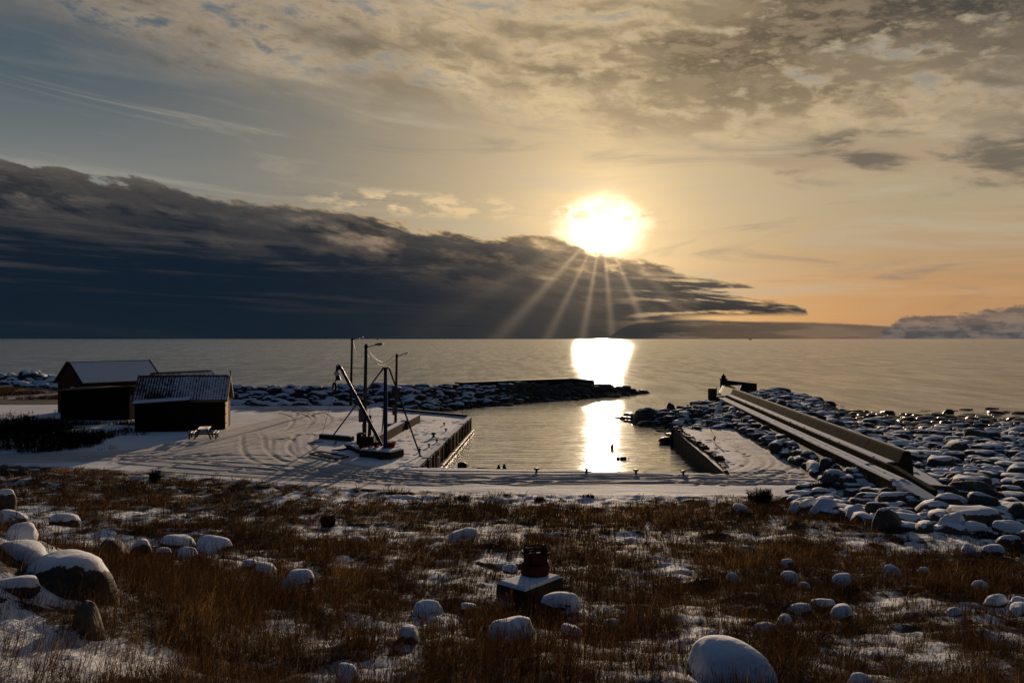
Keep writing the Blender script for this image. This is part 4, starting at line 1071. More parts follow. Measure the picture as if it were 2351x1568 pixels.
# ================================================================ pier on the right
pr = empty('pier', (17.5, 62, 0), 'concrete pier with a snowy walkway, a step and a high wave wall', 'pier')
def pier_pt(s, off, z):
    """s: distance Y along the pier, off metres to the right of its left edge"""
    return (16.8 + 0.0978*(s-40.5) + off*0.9953, s - off*0.0973, z)
def prism_along(mb, s0, s1, prof, n=1, prof1=None):
    """prof: closed list of (off, z), optionally changing into prof1"""
    p1_ = prof1 or prof
    rings = [[pier_pt(s0+(s1-s0)*i/n, a_[0]+(b_[0]-a_[0])*i/n, a_[1]+(b_[1]-a_[1])*i/n) for a_, b_ in zip(prof, p1_)] for i in range(n+1)]; m = len(prof)
    mb.add([p for r_ in rings for p in r_], [(i*m+k, i*m+(k+1)%m, (i+1)*m+(k+1)%m, (i+1)*m+k) for i in range(n) for k in range(m)] + [tuple(range(m-1,-1,-1)), tuple(n*m+k for k in range(m))])
mb = MB()
for k in range(10): prism_along(mb, 37.2+5.25*k, 37.2+5.25*(k+1)-0.03, [(0, -0.6), (0.85, -0.6), (0.85, 1.02), (0, 1.03 + 0.015*((k*3) % 2))])
mb.build('walkway', M['concrete_snow'], pr, bevel=0.03)
mb = MB(); r4 = random.Random(12)
for k in range(26):
    y0 = 37.4 + 2.0*k; e1, e2 = r4.uniform(0, 0.05), r4.uniform(0, 0.05)
    prism_along(mb, y0, y0+1.98, [(0.03+e1, 1.035), (0.30, 1.035), (0.28, 1.085), (0.07+e1, 1.085)], 1, [(0.03+e2, 1.035), (0.30, 1.035), (0.28, 1.085), (0.07+e2, 1.085)])
    prism_along(mb, y0, y0+1.98, [(0.42+e2, 1.03), (0.72, 1.03), (0.70, 1.08), (0.46+e2, 1.08)])
mb.build('trodden_snow', M['snow'], pr)
mb = MB()
for k in range(10): prism_along(mb, 40.0+4.96*k, 40.0+4.96*(k+1)-0.02, [(0.80, 1.0), (1.30, 1.0), (1.30, 1.34), (0.82, 1.34)])
prism_along(mb, 35.3, 39.98, [(0.98, 0.4), (1.28, 0.4), (1.26, 0.98), (1.00, 0.98)], 4, [(0.82, 0.6), (1.18, 0.6), (1.16, 1.34), (0.84, 1.34)])
mb.build('step', M['concrete'], pr, bevel=0.03)
mb = MB()
for k in range(24):
    y0 = 40.4 + 2.0*k; e1, e2 = r4.uniform(0, 0.06), r4.uniform(0, 0.06)
    prism_along(mb, y0, y0+1.99, [(0.86+e1, 1.345), (1.27, 1.345), (1.26, 1.42), (0.92+e1, 1.40)], 1, [(0.86+e2, 1.345), (1.27, 1.345), (1.26, 1.42), (0.92+e2, 1.40)])
mb.build('snow_strip', M['snow'], pr)
mb = MB()
for k in range(10):
    s0 = 40.0 + k*4.96; prism_along(mb, s0, s0+4.945, [(1.30, 0.3), (2.02, 0.3), (1.98, 1.2), (1.86, 1.94), (1.56, 1.96), (1.50, 1.86), (1.31, 1.40)])
mb.build('wave_wall', M['concrete'], pr, bevel=0.025)
mb = MB(); prism_along(mb, 40.1, 89.5, [(1.70, 1.950), (1.83, 1.942), (1.81, 1.965), (1.72, 1.972)]); mb.build('wall_top_snow', M['snow'], pr)
mb = MB()
for k in range(8): a = pier_pt(34.5+0.34*k, 0.30 - 0.035*k, 0); mb.box((a[0], a[1], 0.28), (0.06, 0.33, 0.80 + 0.16*((k*5) % 3)), rz=0.1)
mb.build('edge_posts', M['pole_wood'], pr, bevel=0.01)
mb = MB(); prism_along(mb, 34.4, 37.15, [(0.35, -0.2), (1.0, -0.2), (1.0, 0.78), (0.35, 0.78)], 3, [(0.05, -0.2), (0.85, -0.2), (0.85, 1.02), (0.05, 1.02)]); mb.build('ramp', M['snow'], pr, bevel=0.04)
A = [(17.70, 35.9), (18.9, 36.9), (19.55, 39.4), (20.3, 43.8), (18.9, 43.9), (17.95, 39.0)]; n_ = len(A); zz_ = [0.72, 0.70, 0.74, 0.82, 0.86, 0.84]
mb = MB(); mb.add([(x_, y_, 0.0) for x_, y_ in A] + [(x_, y_, z_) for (x_, y_), z_ in zip(A, zz_)], [tuple(range(n_-1, -1, -1)), tuple(range(n_, 2*n_))] + [(i, (i+1) % n_, n_+(i+1) % n_, n_+i) for i in range(n_)]); mb.build('slab', M['snow'], pr, bevel=0.03)
# head of the pier
mb = MB(); hd = [(21.5, 89.8), (23.6, 89.6), (30.6, 113.5), (28.2, 114.2)]
mb.hexa([(x_q, y_q, -2.8) for x_q, y_q in hd], [(x_q, y_q, 1.16) for x_q, y_q in hd]); mb.build('head', M['dark_concrete'], pr, bevel=0.05)
mb = MB(); hs = [(21.9, 90.2), (23.7, 90.0), (30.1, 112.8), (28.4, 113.4)]
mb.hexa([(x_q, y_q, 1.16) for x_q, y_q in hs], [(x_q, y_q, 1.20) for x_q, y_q in hs]); mb.build('head_boards', M['brown_wood'], pr)
mb = MB(); mb.hexa([(28.1, 113.6, 0.5), (32.4, 112.9, 0.0), (32.4, 113.5, 0.0), (28.2, 114.3, 0.5)], [(28.1, 113.6, 1.75), (32.4, 112.9, 1.30), (32.4, 113.5, 1.30), (28.2, 114.3, 1.75)]); mb.build('end_wall', M['concrete_snow'], pr, bevel=0.04)
mb = MB(); mb.box((22.6, 96.2, 0.2), (0.9, 3.2, 3.0), rz=-0.26); mb.build('fender_frame', M['pole_wood'], pr, bevel=0.05)
bc = empty('beacon_post', (27.9, 112.6, 1.1), 'dark square beacon post with a lantern on the far head of the pier', 'beacon post')
mb = MB(); mb.box((27.9, 112.6, 0.4), (0.75, 0.75, 3.0)); mb.build('post', M['pole_wood'], bc, bevel=0.04)
mb = MB(); mb.box((27.9, 112.6, 1.93), (0.95, 0.95, 0.10)); mb.build('collar', M['concrete'], bc, bevel=0.02)
mb = MB(); mb.lathe((27.9, 112.6, 1.98), [(0.30, 0), (0.32, 0.25), (0.20, 0.42), (0.10, 0.46), (0.08, 0.62), (0.03, 0.66)], 12); mb.build('lantern', M['iron'], bc, smooth=True)

# plank and cable lying on the rubble beyond the right quay
a = at(1645, 990, 0.35); mb = MB(); mb.tube([atY(1638, 1016, 66), atY(1650, 984, 68.5)], 0.06, 6)
p0, p1 = ground(1637, 958), None
mb = MB(); mb.hexa([(17.6, 74.5, 0.55), (17.8, 74.4, 0.55), (19.5, 79.0, 1.45), (19.3, 79.1, 1.45)], [(17.6, 74.5, 0.70), (17.8, 74.4, 0.70), (19.5, 79.0, 1.60), (19.3, 79.1, 1.60)])
tag(mb.build('plank', M['snow'], None, origin=(17.6, 74.5, 0.6)), 'snowy plank leaning on the rubble above the right quay', 'plank')
rope([at(1628, 975, 0.35), at(1633, 988, 0.06), at(1640, 1000, 0.04), at(1636, 1010, 0.04), at(1642, 1018, 0.04), at(1660, 1034, 0.04)], 0.045, 'pale hose lying across the snow of the right quay', 'rope', 'hose', 'hose')

# breakwater crown : a low concrete spine on the far half
cw = [(-7.0, 110.9), (0, 117.6), (9, 125.6), (12.5, 128.4)]
mb = MB()
for i in range(len(cw)-1):
    a, b_ = np.array(cw[i]), np.array(cw[i+1]); n_ = np.array((-(b_-a)[1], (b_-a)[0])); n_ = n_/np.linalg.norm(n_)*1.6
    z0 = [1.50, 1.46, 1.40, 1.0][i]; z1 = [1.50, 1.46, 1.40, 1.0][i+1]
    e0 = 0.9 if i == 0 else 0
    mb.hexa([(*a, -1), (*b_, -1), (*(b_+n_), -1), (*(a+n_), -1)], [(*(a + (b_-a)*0.08*(i == 0)), z0), (*b_, z1), (*(b_+n_), z1), (*(a+n_+(b_-a)*0.08*(i == 0)), z0)])
tag(mb.build('breakwater_crown', M['dark_bare'], None, bevel=0.08, origin=(0, 118, 0)), 'dark level concrete crown along the far half of the breakwater', 'breakwater')

# ================================================================ lamp posts
def lamp(px, py_base, py_top, Y, arm_px, arm_py, label, r=0.11, head=True, zb=None):
    x = (px[0]-1175.5)/F*Y; zt = CAMH - (py_top-778)/F*Y; xt = (px[1]-1175.5)/F*Y; z0 = CAMH - (py_base-778)/F*Y if zb is None else zb
    o = empty('street_lamp', (x, Y, z0), label, 'street lamp', 'street lamps on the yard')
    MB().tube([(x, Y, z0-0.1), ((x+xt)/2, Y, (z0+zt)/2), (xt, Y, zt)], [r*1.15, r, r*0.85], 12).build('pole', M['pole_wood'], o, smooth=True)
    ex, ez = (arm_px-1175.5)/F*Y, CAMH-(arm_py-778)/F*Y
    MB().tube([(xt, Y, zt-0.22), (xt+(ex-xt)*0.35, Y, zt-0.20+(ez-zt+0.2)*0.3), (ex-0.15, Y, ez)], 0.035, 8).build('arm', M['grey_metal'], o, smooth=True)
    MB().tube([(xt, Y, zt-0.30), (xt, Y, zt-0.12)], r*1.1, 10).build('bracket', M['iron'], o, smooth=True)
    mb = MB(); L = 0.62 if head else 0.5
    d = Vector((ex-xt, 0, ez-zt+0.2)).normalized(); c0 = Vector((ex-0.25, Y, ez)); 
    mb.tube([c0, c0+d*0.10, c0+d*L*0.6, c0+d*L], [0.04, 0.10 if head else 0.05, 0.14 if head else 0.05, 0.06 if head else 0.03], 12)
    mb.v = [(v[0], v[1], (v[2]-c0.z-d.z*0.3)*0.7 + c0.z + d.z*0.3) for v in mb.v]
    hd_ = mb.build('lamp_head', M['grey_metal'], o, smooth=True)
    mb = MB(); e = c0+d*L*0.55; mb.lathe((e.x, e.y, e.z-0.14), [(0.04, 0), (0.10, 0.03), (0.11, 0.08)], 12)
    mb.build('lamp_glass', M['ledge'], hd_, smooth=True)
    return o, Vector((xt, Y, zt))
L1, T1 = lamp((805, 808.5), 930, 776, 92.8, 829, 775, 'thin far street lamp whose top touches the horizon', 0.13, False)
L2, T2 = lamp((836.5, 840.5), 1012, 790, 60.5, 868, 792, 'thick near street lamp with a big head, a grey cabinet on its pole', 0.125)
L3, T3 = lamp((908, 911), 968, 812, 68.0, 931, 813, 'short street lamp standing on the parapet, thin arm', 0.10, False)
c = at(837, 1012, 0.0)
MB().box(((829.5-1175.5)/F*60.3, 60.3, CAMH-(953.5-778)/F*60.3), (0.35, 0.24, 0.93)).build('cabinet', M['grey_box'], L2, bevel=0.02)
MB().tube([((832-1175.5)/F*60.3, 60.3, 1.2), ((833-1175.5)/F*60.3, 60.3, 0.3)], 0.02, 6).build('conduit', M['iron'], L2)
MB().box(((904.5-1175.5)/F*67.9, 67.9, CAMH-(942-778)/F*67.9), (0.24, 0.2, 0.75)).build('cabinet', M['grey_box'], L3, bevel=0.02)
rope(sag(T2 + Vector((0.08, 0, -0.32)), T3 + Vector((-0.25, 0, -0.15)), 0.72, 20), 0.022, 'thick pale cable sagging between the two nearer street lamps', 'cable', 'cable', 'cable')
rope(sag(T2 + Vector((0.05, 0.1, -0.75)), T3 + Vector((-0.1, 0.1, -0.45)), 0.62, 20), 0.012, 'thin dark wire sagging under the pale cable between street lamps', 'iron', 'wire', 'wire')
rope(sag(T1 + Vector((0.1, 0, -0.3)), T2 + Vector((-0.1, 0, -0.5)), 1.0, 20), 0.012, 'thin wire from the far street lamp to the near one', 'iron', 'wire', 'wire')

# ================================================================ crane
cr = empty('crane', (-7.81, 52.7, 0.45), 'blue tripod derrick crane with a slanting boom by the left quay', 'crane')
mb_top = atY(885, 845.5, 52.7); base_ = Vector((-7.81, 52.7, 0.44))
MB().tube([base_, base_.lerp(mb_top, 0.5), mb_top], [0.12, 0.13, 0.10], 14).build('mast', M['steel_blue'], cr, smooth=True)
MB().lathe((-7.81, 52.7, 0.44), [(0.24, 0), (0.24, 0.05), (0.16, 0.10), (0.15, 0.30)], 16).build('mast_foot', M['steel_blue'], cr, smooth=True)
MB().box(mb_top + Vector((0.02, 0, 0.02)), (0.42, 0.20, 0.09)).build('mast_head', M['steel_blue'], cr, bevel=0.01)
bb = Vector((-8.02, 52.6, 0.62)); bt = atY(781.5, 843, 51.6)
d_ = (bt-bb).normalized(); side = Vector((0, 1, 0)); upv = side.cross(d_).normalized()
mb = MB(); mb.tube([bb, bb.lerp(bt, 0.5), bt], [0.10, 0.115, 0.085], 12); bo = mb.build('boom', M['steel_blue'], cr, smooth=True)
MB().tube([bt + Vector((0.0, 0, 0.02)), bt + Vector((-0.16, 0, -0.04)), bt + Vector((-0.22, 0, -0.24))], [0.12, 0.12, 0.07], 10).build('boom_head', M['steel_blue'], bo, smooth=True)
mb = MB(); mb.torus(bt + Vector((-0.12, 0, 0.0)), 0.13, 0.03, (0, 1, 0), 16, 6); mb.build('sheave', M['iron'], bo, smooth=True)
legs = [(atY(880, 845.5, 52.8), at(764.7, 1000, 0.32)), (atY(893.5, 845.5, 52.6), at(965.4, 1047.5, 0.0)), (atY(888, 846, 52.8), at(876, 1009, 0.1))]
for i, (a, b_) in enumerate(legs):
    MB().tube([a, b_], 0.052 if i < 2 else 0.045, 8).build('stay_leg', M['steel_blue'], cr, smooth=True)
    MB().box(b_ + Vector((0, 0, 0.02)), (0.26, 0.22, 0.05)).build('foot_plate', M['iron'], cr)
MB().tube(sag(bt + Vector((0, 0, 0.05)), mb_top + Vector((-0.15, 0, -0.02)), 0.06), 0.014, 6).build('topping_wire', M['iron'], cr, smooth=True)
MB().tube(sag(bt + Vector((0, 0, -0.02)), mb_top + Vector((-0.1, 0.0, -0.12)), 0.50), 0.009, 6).build('slack_wire', M['iron'], cr, smooth=True)
# hanging hook gear with its tyre
hk = bt + Vector((-0.22, 0, -0.22)); Yh = 51.6
hkp = atY(773.5, 853, Yh)
mb = MB(); mb.tube([atY(774, 852, Yh), atY(772.5, 857, Yh), atY(775, 862, Yh)], [0.10, 0.19, 0.12], 12); hb = mb.build('hook_block', M['white_metal'], cr, smooth=True)
mb = MB(); mb.tube([atY(775, 862, Yh), atY(776, 868, Yh), atY(776.5, 873, Yh)], [0.11, 0.15, 0.19], 10); mb.build('ballast', M['iron'], hb, smooth=True)
MB().tube([hk, atY(774, 853, Yh)], 0.02, 6).build('hook_wire', M['iron'], cr)
MB().tube([atY(771, 872, Yh), atY(768.5, 880, Yh)], 0.03, 6).build('chain', M['iron'], hb)
ty = atY(767.7, 887.8, Yh); ax = Vector((0.80, 0.60, 0))
mb = MB(); mb.torus(ty, 0.20, 0.065, ax, 22, 9); mb.v = [(v[0], v[1], (v[2]-ty.z)*1.05+ty.z) for v in mb.v]
tag(mb.build('tyre', M['rubber'], None, smooth=True, origin=ty), 'black tyre hanging from the hook of the crane boom', 'tyre')
rope([ty + Vector((0, 0, -0.25)), atY(757, 935, 54.5), at(739.6, 998, 0.35)], 0.012, 'thin guy rope from the hanging tyre down to the left concrete beam', 'iron', 'rope', 'rope')

# concrete blocks and clutter round the crane
def block(name, P, z0, z1, label, cat, mat='concrete_snow', grp=None, snow=True):
    o = empty(name, (sum(p[0] for p in P)/len(P), sum(p[1] for p in P)/len(P), z0), label, cat, grp)
    mb = MB(); mb.hexa([(x_, y_, z0-0.12) for x_, y_ in P], [(x_, y_, z1) for x_, y_ in P]); mb.build('block', M[mat], o, bevel=0.03)
    if snow:
        c_ = Vector((sum(p[0] for p in P)/4, sum(p[1] for p in P)/4)); Q = [c_ + (Vector(p)-c_)*0.93 for p in P]
        mb = MB(); mb.hexa([(q_.x, q_.y, z1) for q_ in Q], [(c_.x + (q_.x-c_.x)*0.95, c_.y + (q_.y-c_.y)*0.95, z1+0.05) for q_ in Q]); mb.build('snow_cap', M['snow'], o, bevel=0.02)
    return o
block('plinth', [(-9.35, 52.2), (-7.25, 51.0), (-6.65, 52.6), (-8.6, 54.3)], 0, 0.42, 'concrete plinth under the crane mast, snow on its top', 'plinth')
GB = 'concrete beams around the crane'
a0, a1 = at(731.6, 1008, 0), at(805.8, 1014.5, 0)
block('concrete_beam', [(a0.x, a0.y), (a1.x, a1.y), (a1.x+0.1, a1.y+0.7), (a0.x+0.1, a0.y+0.7)], 0, 0.36, 'dark concrete beam left of the crane where a stay leg lands', 'concrete beam', 'dark_concrete', GB)
block('concrete_beam', [(-9.65, 54.6), (-9.15, 54.6), (-8.45, 67.3), (-8.95, 67.4)], 0, 0.66, 'long tan parapet beam running away behind the crane', 'concrete beam', 'concrete_snow', GB)
block('concrete_beam', [(-8.95, 68.3), (-8.3, 68.2), (-7.95, 74.0), (-8.6, 74.1)], 0, 0.62, 'short tan parapet beam beyond the long one', 'concrete beam', 'concrete_snow', GB)
block('concrete_beam', [(-9.9, 67.0), (-9.1, 67.0), (-9.0, 68.9), (-9.8, 68.9)], 0, 0.5, 'stubby block at the foot of the short street lamp', 'concrete beam', 'dark_concrete', GB)
block('concrete_beam', [(-9.6, 53.3), (-8.9, 54.9), (-10.2, 57.2), (-10.9, 56.2)], 0, 0.30, 'low dark block between the left beam and the winch', 'concrete beam', 'dark_concrete', GB)
g = at(820, 1032, 0); V_, F_ = rock_shape(51, 4, 3.5, 1.0, 0.06); o = link('snow_heap', np_mesh('snow_heap', V_*np.array([0.75, 0.6, 0.30]), None, F_), M['rock_snowy'], None, (-10.3, 56.0, 0.22)); tag(o, 'small snow heap on the low block left of the winch', 'snow heap')
# winch and machinery
w = empty('winch', (-8.7, 53.3, 0.45), 'rusty dark winch and engine heaped at the foot of the crane', 'winch')
mb = MB(); mb.box((-8.9, 53.3, 0.72), (1.45, 0.8, 0.12), rz=0.1); mb.box((-9.35, 53.1, 0.55), (0.12, 0.8, 0.5)); mb.box((-8.45, 53.3, 0.55), (0.12, 0.8, 0.5)); mb.build('frame', M['rust'], w, bevel=0.02)
mb = MB(); mb.lathe((0, 0, -0.42), [(0.34, 0), (0.34, 0.05), (0.20, 0.06), (0.20, 0.78), (0.34, 0.79), (0.34, 0.84)], 20); mb.v = [(-8.95 + z, 53.0 + y, 0.95 + x) for x, y, z in mb.v]; mb.build('drum', M['iron'], w, smooth=True)
mb = MB(); mb.box((-9.5, 53.7, 0.95), (0.55, 0.5, 0.62), rz=0.2); mb.box((-9.5, 53.7, 1.28), (0.30, 0.30, 0.10), rz=0.2); mb.tube([(-9.35, 53.8, 1.2), (-9.35, 53.8, 1.55)], 0.04, 8); mb.build('engine', M['iron'], w, bevel=0.03)
for k, (dx, dy, dz, r_) in enumerate(((-8.75, 52.55, 0.70, 0.20), (-9.25, 52.5, 0.68, 0.17), (-8.35, 52.65, 0.66, 0.15))):
    mb = MB(); mb.torus((dx, dy, dz), r_, 0.035, (0.2, 1, 0.1), 18, 6)
    for t in range(3): mb.tube([(dx - r_*math.cos(t*1.05), dy, dz - r_*math.sin(t*1.05)), (dx + r_*math.cos(t*1.05), dy, dz + r_*math.sin(t*1.05))], 0.018, 6)
    mb.build('wheel', M['rust'], w, smooth=True)
mb = MB()
for k in range(16): mb.tube([(-9.7+rr_.random()*1.5, 52.3+rr_.random()*0.9, 0.5+rr_.random()*0.35), (-9.7+rr_.random()*1.5, 52.3+rr_.random()*0.9, 0.5+rr_.random()*0.5)], 0.03, 5)
mb.build('loose_rods', M['rust'], w)
tb = empty('tub', (-7.28, 52.9, 0.42), 'red plastic tub on the plinth beside the crane mast', 'tub'); p = atY(898.5, 1030, 53.0)
mb = MB(); mb.lathe((p.x, 53.0, 0.44), [(0.20, 0), (0.26, 0.30), (0.29, 0.31), (0.29, 0.34), (0.24, 0.34), (0.18, 0.05)], 18); mb.build('bowl', M['red_plastic'], tb, smooth=True)
mb = MB(); mb.torus((p.x, 53.0, 0.62), 0.29, 0.012, (0, 1, 0.3), 14, 5, 0, math.pi); mb.build('handle', M['iron'], tb, smooth=True)
p = atY(849, 1008, 58.2)
pp = empty('pump_post', (p.x, 58.2, 0), 'short iron post with a valve behind the winch', 'post')
mb = MB(); mb.tube([(p.x-0.05, 58.2, 0), (p.x, 58.2, 1.3), (p.x+0.02, 58.2, 2.0)], [0.13, 0.12, 0.09], 10); mb.build('post', M['rust'], pp, smooth=True)
mb = MB(); mb.tube([(p.x, 58.2, 1.9), (p.x+0.03, 58.2, 3.3)], 0.02, 6); mb.tube([(p.x-0.2, 58.2, 1.55), (p.x+0.2, 58.2, 1.55)], 0.04, 8); mb.build('valve', M['iron'], pp, smooth=True)
# steel frame and bars lying in the crane's shade
fr = [at(710.5, 1042, 0.06), at(736.6, 1036, 0.06), at(799.8, 1047.5, 0.06), at(773.7, 1054, 0.06)]
mb = MB()
for i in range(4): mb.tube([fr[i], fr[(i+1)%4]], 0.055, 6)
mb.tube([fr[0].lerp(fr[1], 0.6), fr[3].lerp(fr[2], 0.1)], 0.03, 6)
tag(mb.build('steel_frame', M['iron'], None, origin=fr[0]), 'flat rectangular steel frame lying on the snow left of the crane', 'steel frame')
for (a, b_, r_, lab) in ((at(761.7, 1034.5, 0.06), at(806, 1029.5, 0.08), 0.055, 'long dark bar on the snow just behind the steel frame'),
                         (at(712, 1016, 0.05), at(742, 1014, 0.05), 0.035, 'thin bar in the snow below the left concrete beam'),
                         (at(766, 1021, 0.05), at(772, 1013, 0.10), 0.06, 'short stub of timber against the left concrete beam')):
    mb = MB(); mb.tube([a, a.lerp(b_, 0.5), b_], [r_, r_*1.1, r_], 6); tag(mb.build('bar', M['iron'], None, origin=a), lab, 'bar', 'bars lying by the crane')

# ================================================================ sheds
def frame_(c, phi):
    u = Vector((math.cos(phi), math.sin(phi), 0)); v = Vector((-math.sin(phi), math.cos(phi), 0)); c = Vector((c[0], c[1], 0))
    return lambda a, b_, z: c + u*a + v*b_ + Vector((0, 0, z))
def gable_house(name, P, L, D, ze, zr, wall, roofmat, label, cat, oh=0.28, trim='trim', tiles=False, ov=0.30, grp=None):
    """P(a, b, z): a along the ridge 0..L, b across 0..D"""
    o = empty(name, P(L/2, D/2, 0), label, cat, grp)
    mb = MB(); mid = D/2; zw = ze + 0.0; zg = zr - 0.10
    vs = [P(0,0,-0.2), P(L,0,-0.2), P(L,D,-0.2), P(0,D,-0.2), P(0,0,zw), P(L,0,zw), P(L,D,zw), P(0,D,zw), P(0,mid,zg), P(L,mid,zg)]
    mb.add(vs, [(0,1,5,4), (2,3,7,6), (1,2,6,9,5), (3,0,4,8,7), (4,5,9,8), (6,7,8,9), (3,2,1,0)]); mb.build('wall', M[wall], o)
    sl_ = (zr-ze)/mid
    for sgn in (0, 1):
        b0 = -ov if sgn == 0 else D+ov; z0_ = ze - sl_*ov
        mb = MB(); q0 = [P(-oh,b0,z0_), P(L+oh,b0,z0_), P(L+oh,mid,zr), P(-oh,mid,zr)]
        mb.hexa([v_ + Vector((0,0,-0.02)) for v_ in q0], [v_ + Vector((0,0,0.09)) for v_ in q0]); rf = mb.build('roof', M['felt'] if tiles else M['iron'], o)
        if not tiles:
            e = 0.25; q1 = [P(-oh+e,b0*0.9+ (0.0 if sgn == 0 else D*0.1),z0_+0.09+sl_*0.05), P(L+oh-0.12,b0*0.9+(0.0 if sgn == 0 else D*0.1),z0_+0.09+sl_*0.05), P(L+oh-0.12,mid*0.93 if sgn == 0 else D-mid*0.93,zr-sl_*mid*0.07+0.09), P(-oh+e,mid*0.93 if sgn == 0 else D-mid*0.93,zr-sl_*mid*0.07+0.09)]
            mb = MB(); mb.hexa(q1, [v_ + Vector((0,0,0.06)) for v_ in q1]); mb.build('snow_layer', M[roofmat], rf)
        else:
            # pantiles : rounded ribs up the slope, stepped courses across it
            nr = int((L+2*oh)/0.21); nc = 11; sub = 6; nx = nr*sub
            A_ = np.linspace(-oh, L+oh, nx+1); Vv = []; sn = []; rows_ = []
            for c_ in range(nc):
                for e_ in (0.0, 0.999):
                    rows_.append(((c_+e_)/nc, 0.050*(1-e_), e_))
            for (tt, lift, e_) in rows_:
                bb_ = b0 + (mid-b0)*tt; zz = z0_ + (zr-z0_)*tt
                for k, a_ in enumerate(A_):
                    w_ = 0.5+0.5*math.cos(2*math.pi*k/sub); zz2 = zz + 0.10 + 0.055*w_ + lift
                    Vv.append(tuple(P(a_, bb_, zz2) - o.location))
                    sn.append((1-w_)*0.62 + 0.30*e_ - 0.08 + 0.55*(vn(a_*0.9+sgn*9, bb_*1.1, 91)-0.5) + 0.28*sst(a_, L*0.25, L*0.7))
            nx1 = nx+1; Vv = np.array(Vv); fq = [(r_*nx1+k, r_*nx1+k+1, (r_+1)*nx1+k+1, (r_+1)*nx1+k) for r_ in range(len(rows_)-1) for k in range(nx)]
            me = np_mesh('tiles', Vv, fq, smooth=False); attr(me, 'snow', sn); ob_ = link('tiles', me, M['tiles'], rf)
            mb = MB()
            if sgn == 0:
                for k in range(int((L+2*oh)/0.33)): mb.tube([P(-oh+0.33*k, mid, zr+0.15), P(-oh+0.33*k+0.31, mid, zr+0.13)], [0.085, 0.075], 8)
                mb.build('ridge_tiles', M['tiles'], rf)
    for a_ in (-oh-0.02, L+oh+0.02):
        mb = MB()
        for b0 in (-ov, D+ov):
            z0_ = ze - sl_*ov; p0_, p1_ = P(a_, b0, z0_+0.02), P(a_, mid, zr+0.02)
            q0 = [p0_, p1_, p1_+Vector((0,0,0.17)), p0_+Vector((0,0,0.17))]; du = (P(1,0,0)-P(0,0,0))*0.025
            mb.hexa([v_-du for v_ in q0], [v_+du for v_ in q0])
        mb.build('bargeboards', M[trim], o)
    return o
def boards(mb, P, a0, a1, b_, z0, z1, step=0.16, axis='a', off=-0.02):
    k = a0
    while k < a1:
        if axis == 'a': q0 = [P(k, b_, z0), P(min(k+0.05, a1), b_, z0), P(min(k+0.05, a1), b_+off, z0), P(k, b_+off, z0)]
        else: q0 = [P(b_, k, z0), P(b_, min(k+0.05, a1), z0), P(b_+off, min(k+0.05, a1), z0), P(b_+off, k, z0)]
        mb.hexa(q0, [v_ + Vector((0, 0, z1-z0)) for v_ in q0]); k += step
# tiled boathouse, front right of the group
ph = math.radians(11); P1 = frame_((-22.9 - 6.6*math.cos(ph), 68 - 6.6*math.sin(ph)), ph)
h1 = gable_house('boathouse', P1, 6.6, 3.4, 2.45, 4.05, 'brown_wood', 'snow', 'brown boathouse with a snow-flecked red tile roof and a finial', 'boathouse', tiles=True, oh=0.22, ov=0.25)
mb = MB(); boards(mb, P1, 0.02, 6.58, 0, 0, 2.35); mb.build('front_battens', M['brown_wood'], h1)
mb = MB(); boards(mb, P1, 0.1, 3.35, 6.6, 0, 2.35, axis='b', off=0.025); mb.build('gable_battens', M['trim'], h1)
mb = MB(); q0 = [P1(6.60, 0.06, 0.05), P1(6.60, 1.75, 0.05), P1(6.66, 1.75, 0.05), P1(6.66, 0.06, 0.05)]; mb.hexa(q0, [v_ + Vector((0,0,2.15)) for v_ in q0]); dr = mb.build('door', M['trim'], h1, bevel=0.01)
mb = MB()
for zz in (0.5, 1.2, 1.9): c_ = P1(6.70, 0.35, zz); mb.box(c_, (0.10, 0.45, 0.05), rz=ph)
mb.build('hinge', M['grey_metal'], dr)
c_ = P1(6.84, 1.7, 4.1); mb = MB(); mb.tube([c_, c_ + Vector((0,0,0.35))], 0.035, 8); mb.lathe(c_ + Vector((0,0,0.33)), [(0.02, 0), (0.08, 0.05), (0.09, 0.11), (0.05, 0.18), (0.01, 0.22)], 12); mb.build('finial', M['trim'], h1, smooth=True)
# lean-to in front of it
ln = empty('lean_to', P1(1.8, -0.6, 0), 'black boarded lean-to with a thin snow edge before the tiled boathouse', 'lean-to')
mb = MB(); A = [(0.10, -0.95), (3.95, -0.95), (3.95, -0.03), (0.10, -0.03)]; zt_ = [2.12, 2.36, 2.50, 2.30]
mb.hexa([P1(a_, b_, -0.1) for a_, b_ in A], [P1(a_, b_, z_) for (a_, b_), z_ in zip(A, zt_)]); mb.build('wall', M['tarred'], ln)
mb = MB(); boards(mb, P1, 0.12, 3.93, -0.95, 0, 2.1, step=0.2); mb.build('front_battens', M['tarred'], ln)
A = [(-0.05, -1.12), (4.10, -1.12), (4.10, -0.03), (-0.05, -0.03)]
mb = MB(); mb.hexa([P1(a_, b_, z_+0.0) for (a_, b_), z_ in zip(A, zt_)], [P1(a_, b_, z_+0.09) for (a_, b_), z_ in zip(A, zt_)]); lr = mb.build('roof', M['tarred'], ln)
mb = MB(); mb.hexa([P1(a_, b_, z_+0.09) for (a_, b_), z_ in zip(A, zt_)], [P1(a_, b_, z_+0.14) for (a_, b_), z_ in zip(A, zt_)]); mb.build('snow_layer', M['snow'], lr)
mb = MB(); q0 = [P1(2.7, -0.99, 0.05), P1(3.6, -0.99, 0.05), P1(3.6, -0.955, 0.05), P1(2.7, -0.955, 0.05)]; mb.hexa(q0, [v_ + Vector((0,0,1.9)) for v_ in q0]); mb.build('door', M['tarred'], ln)
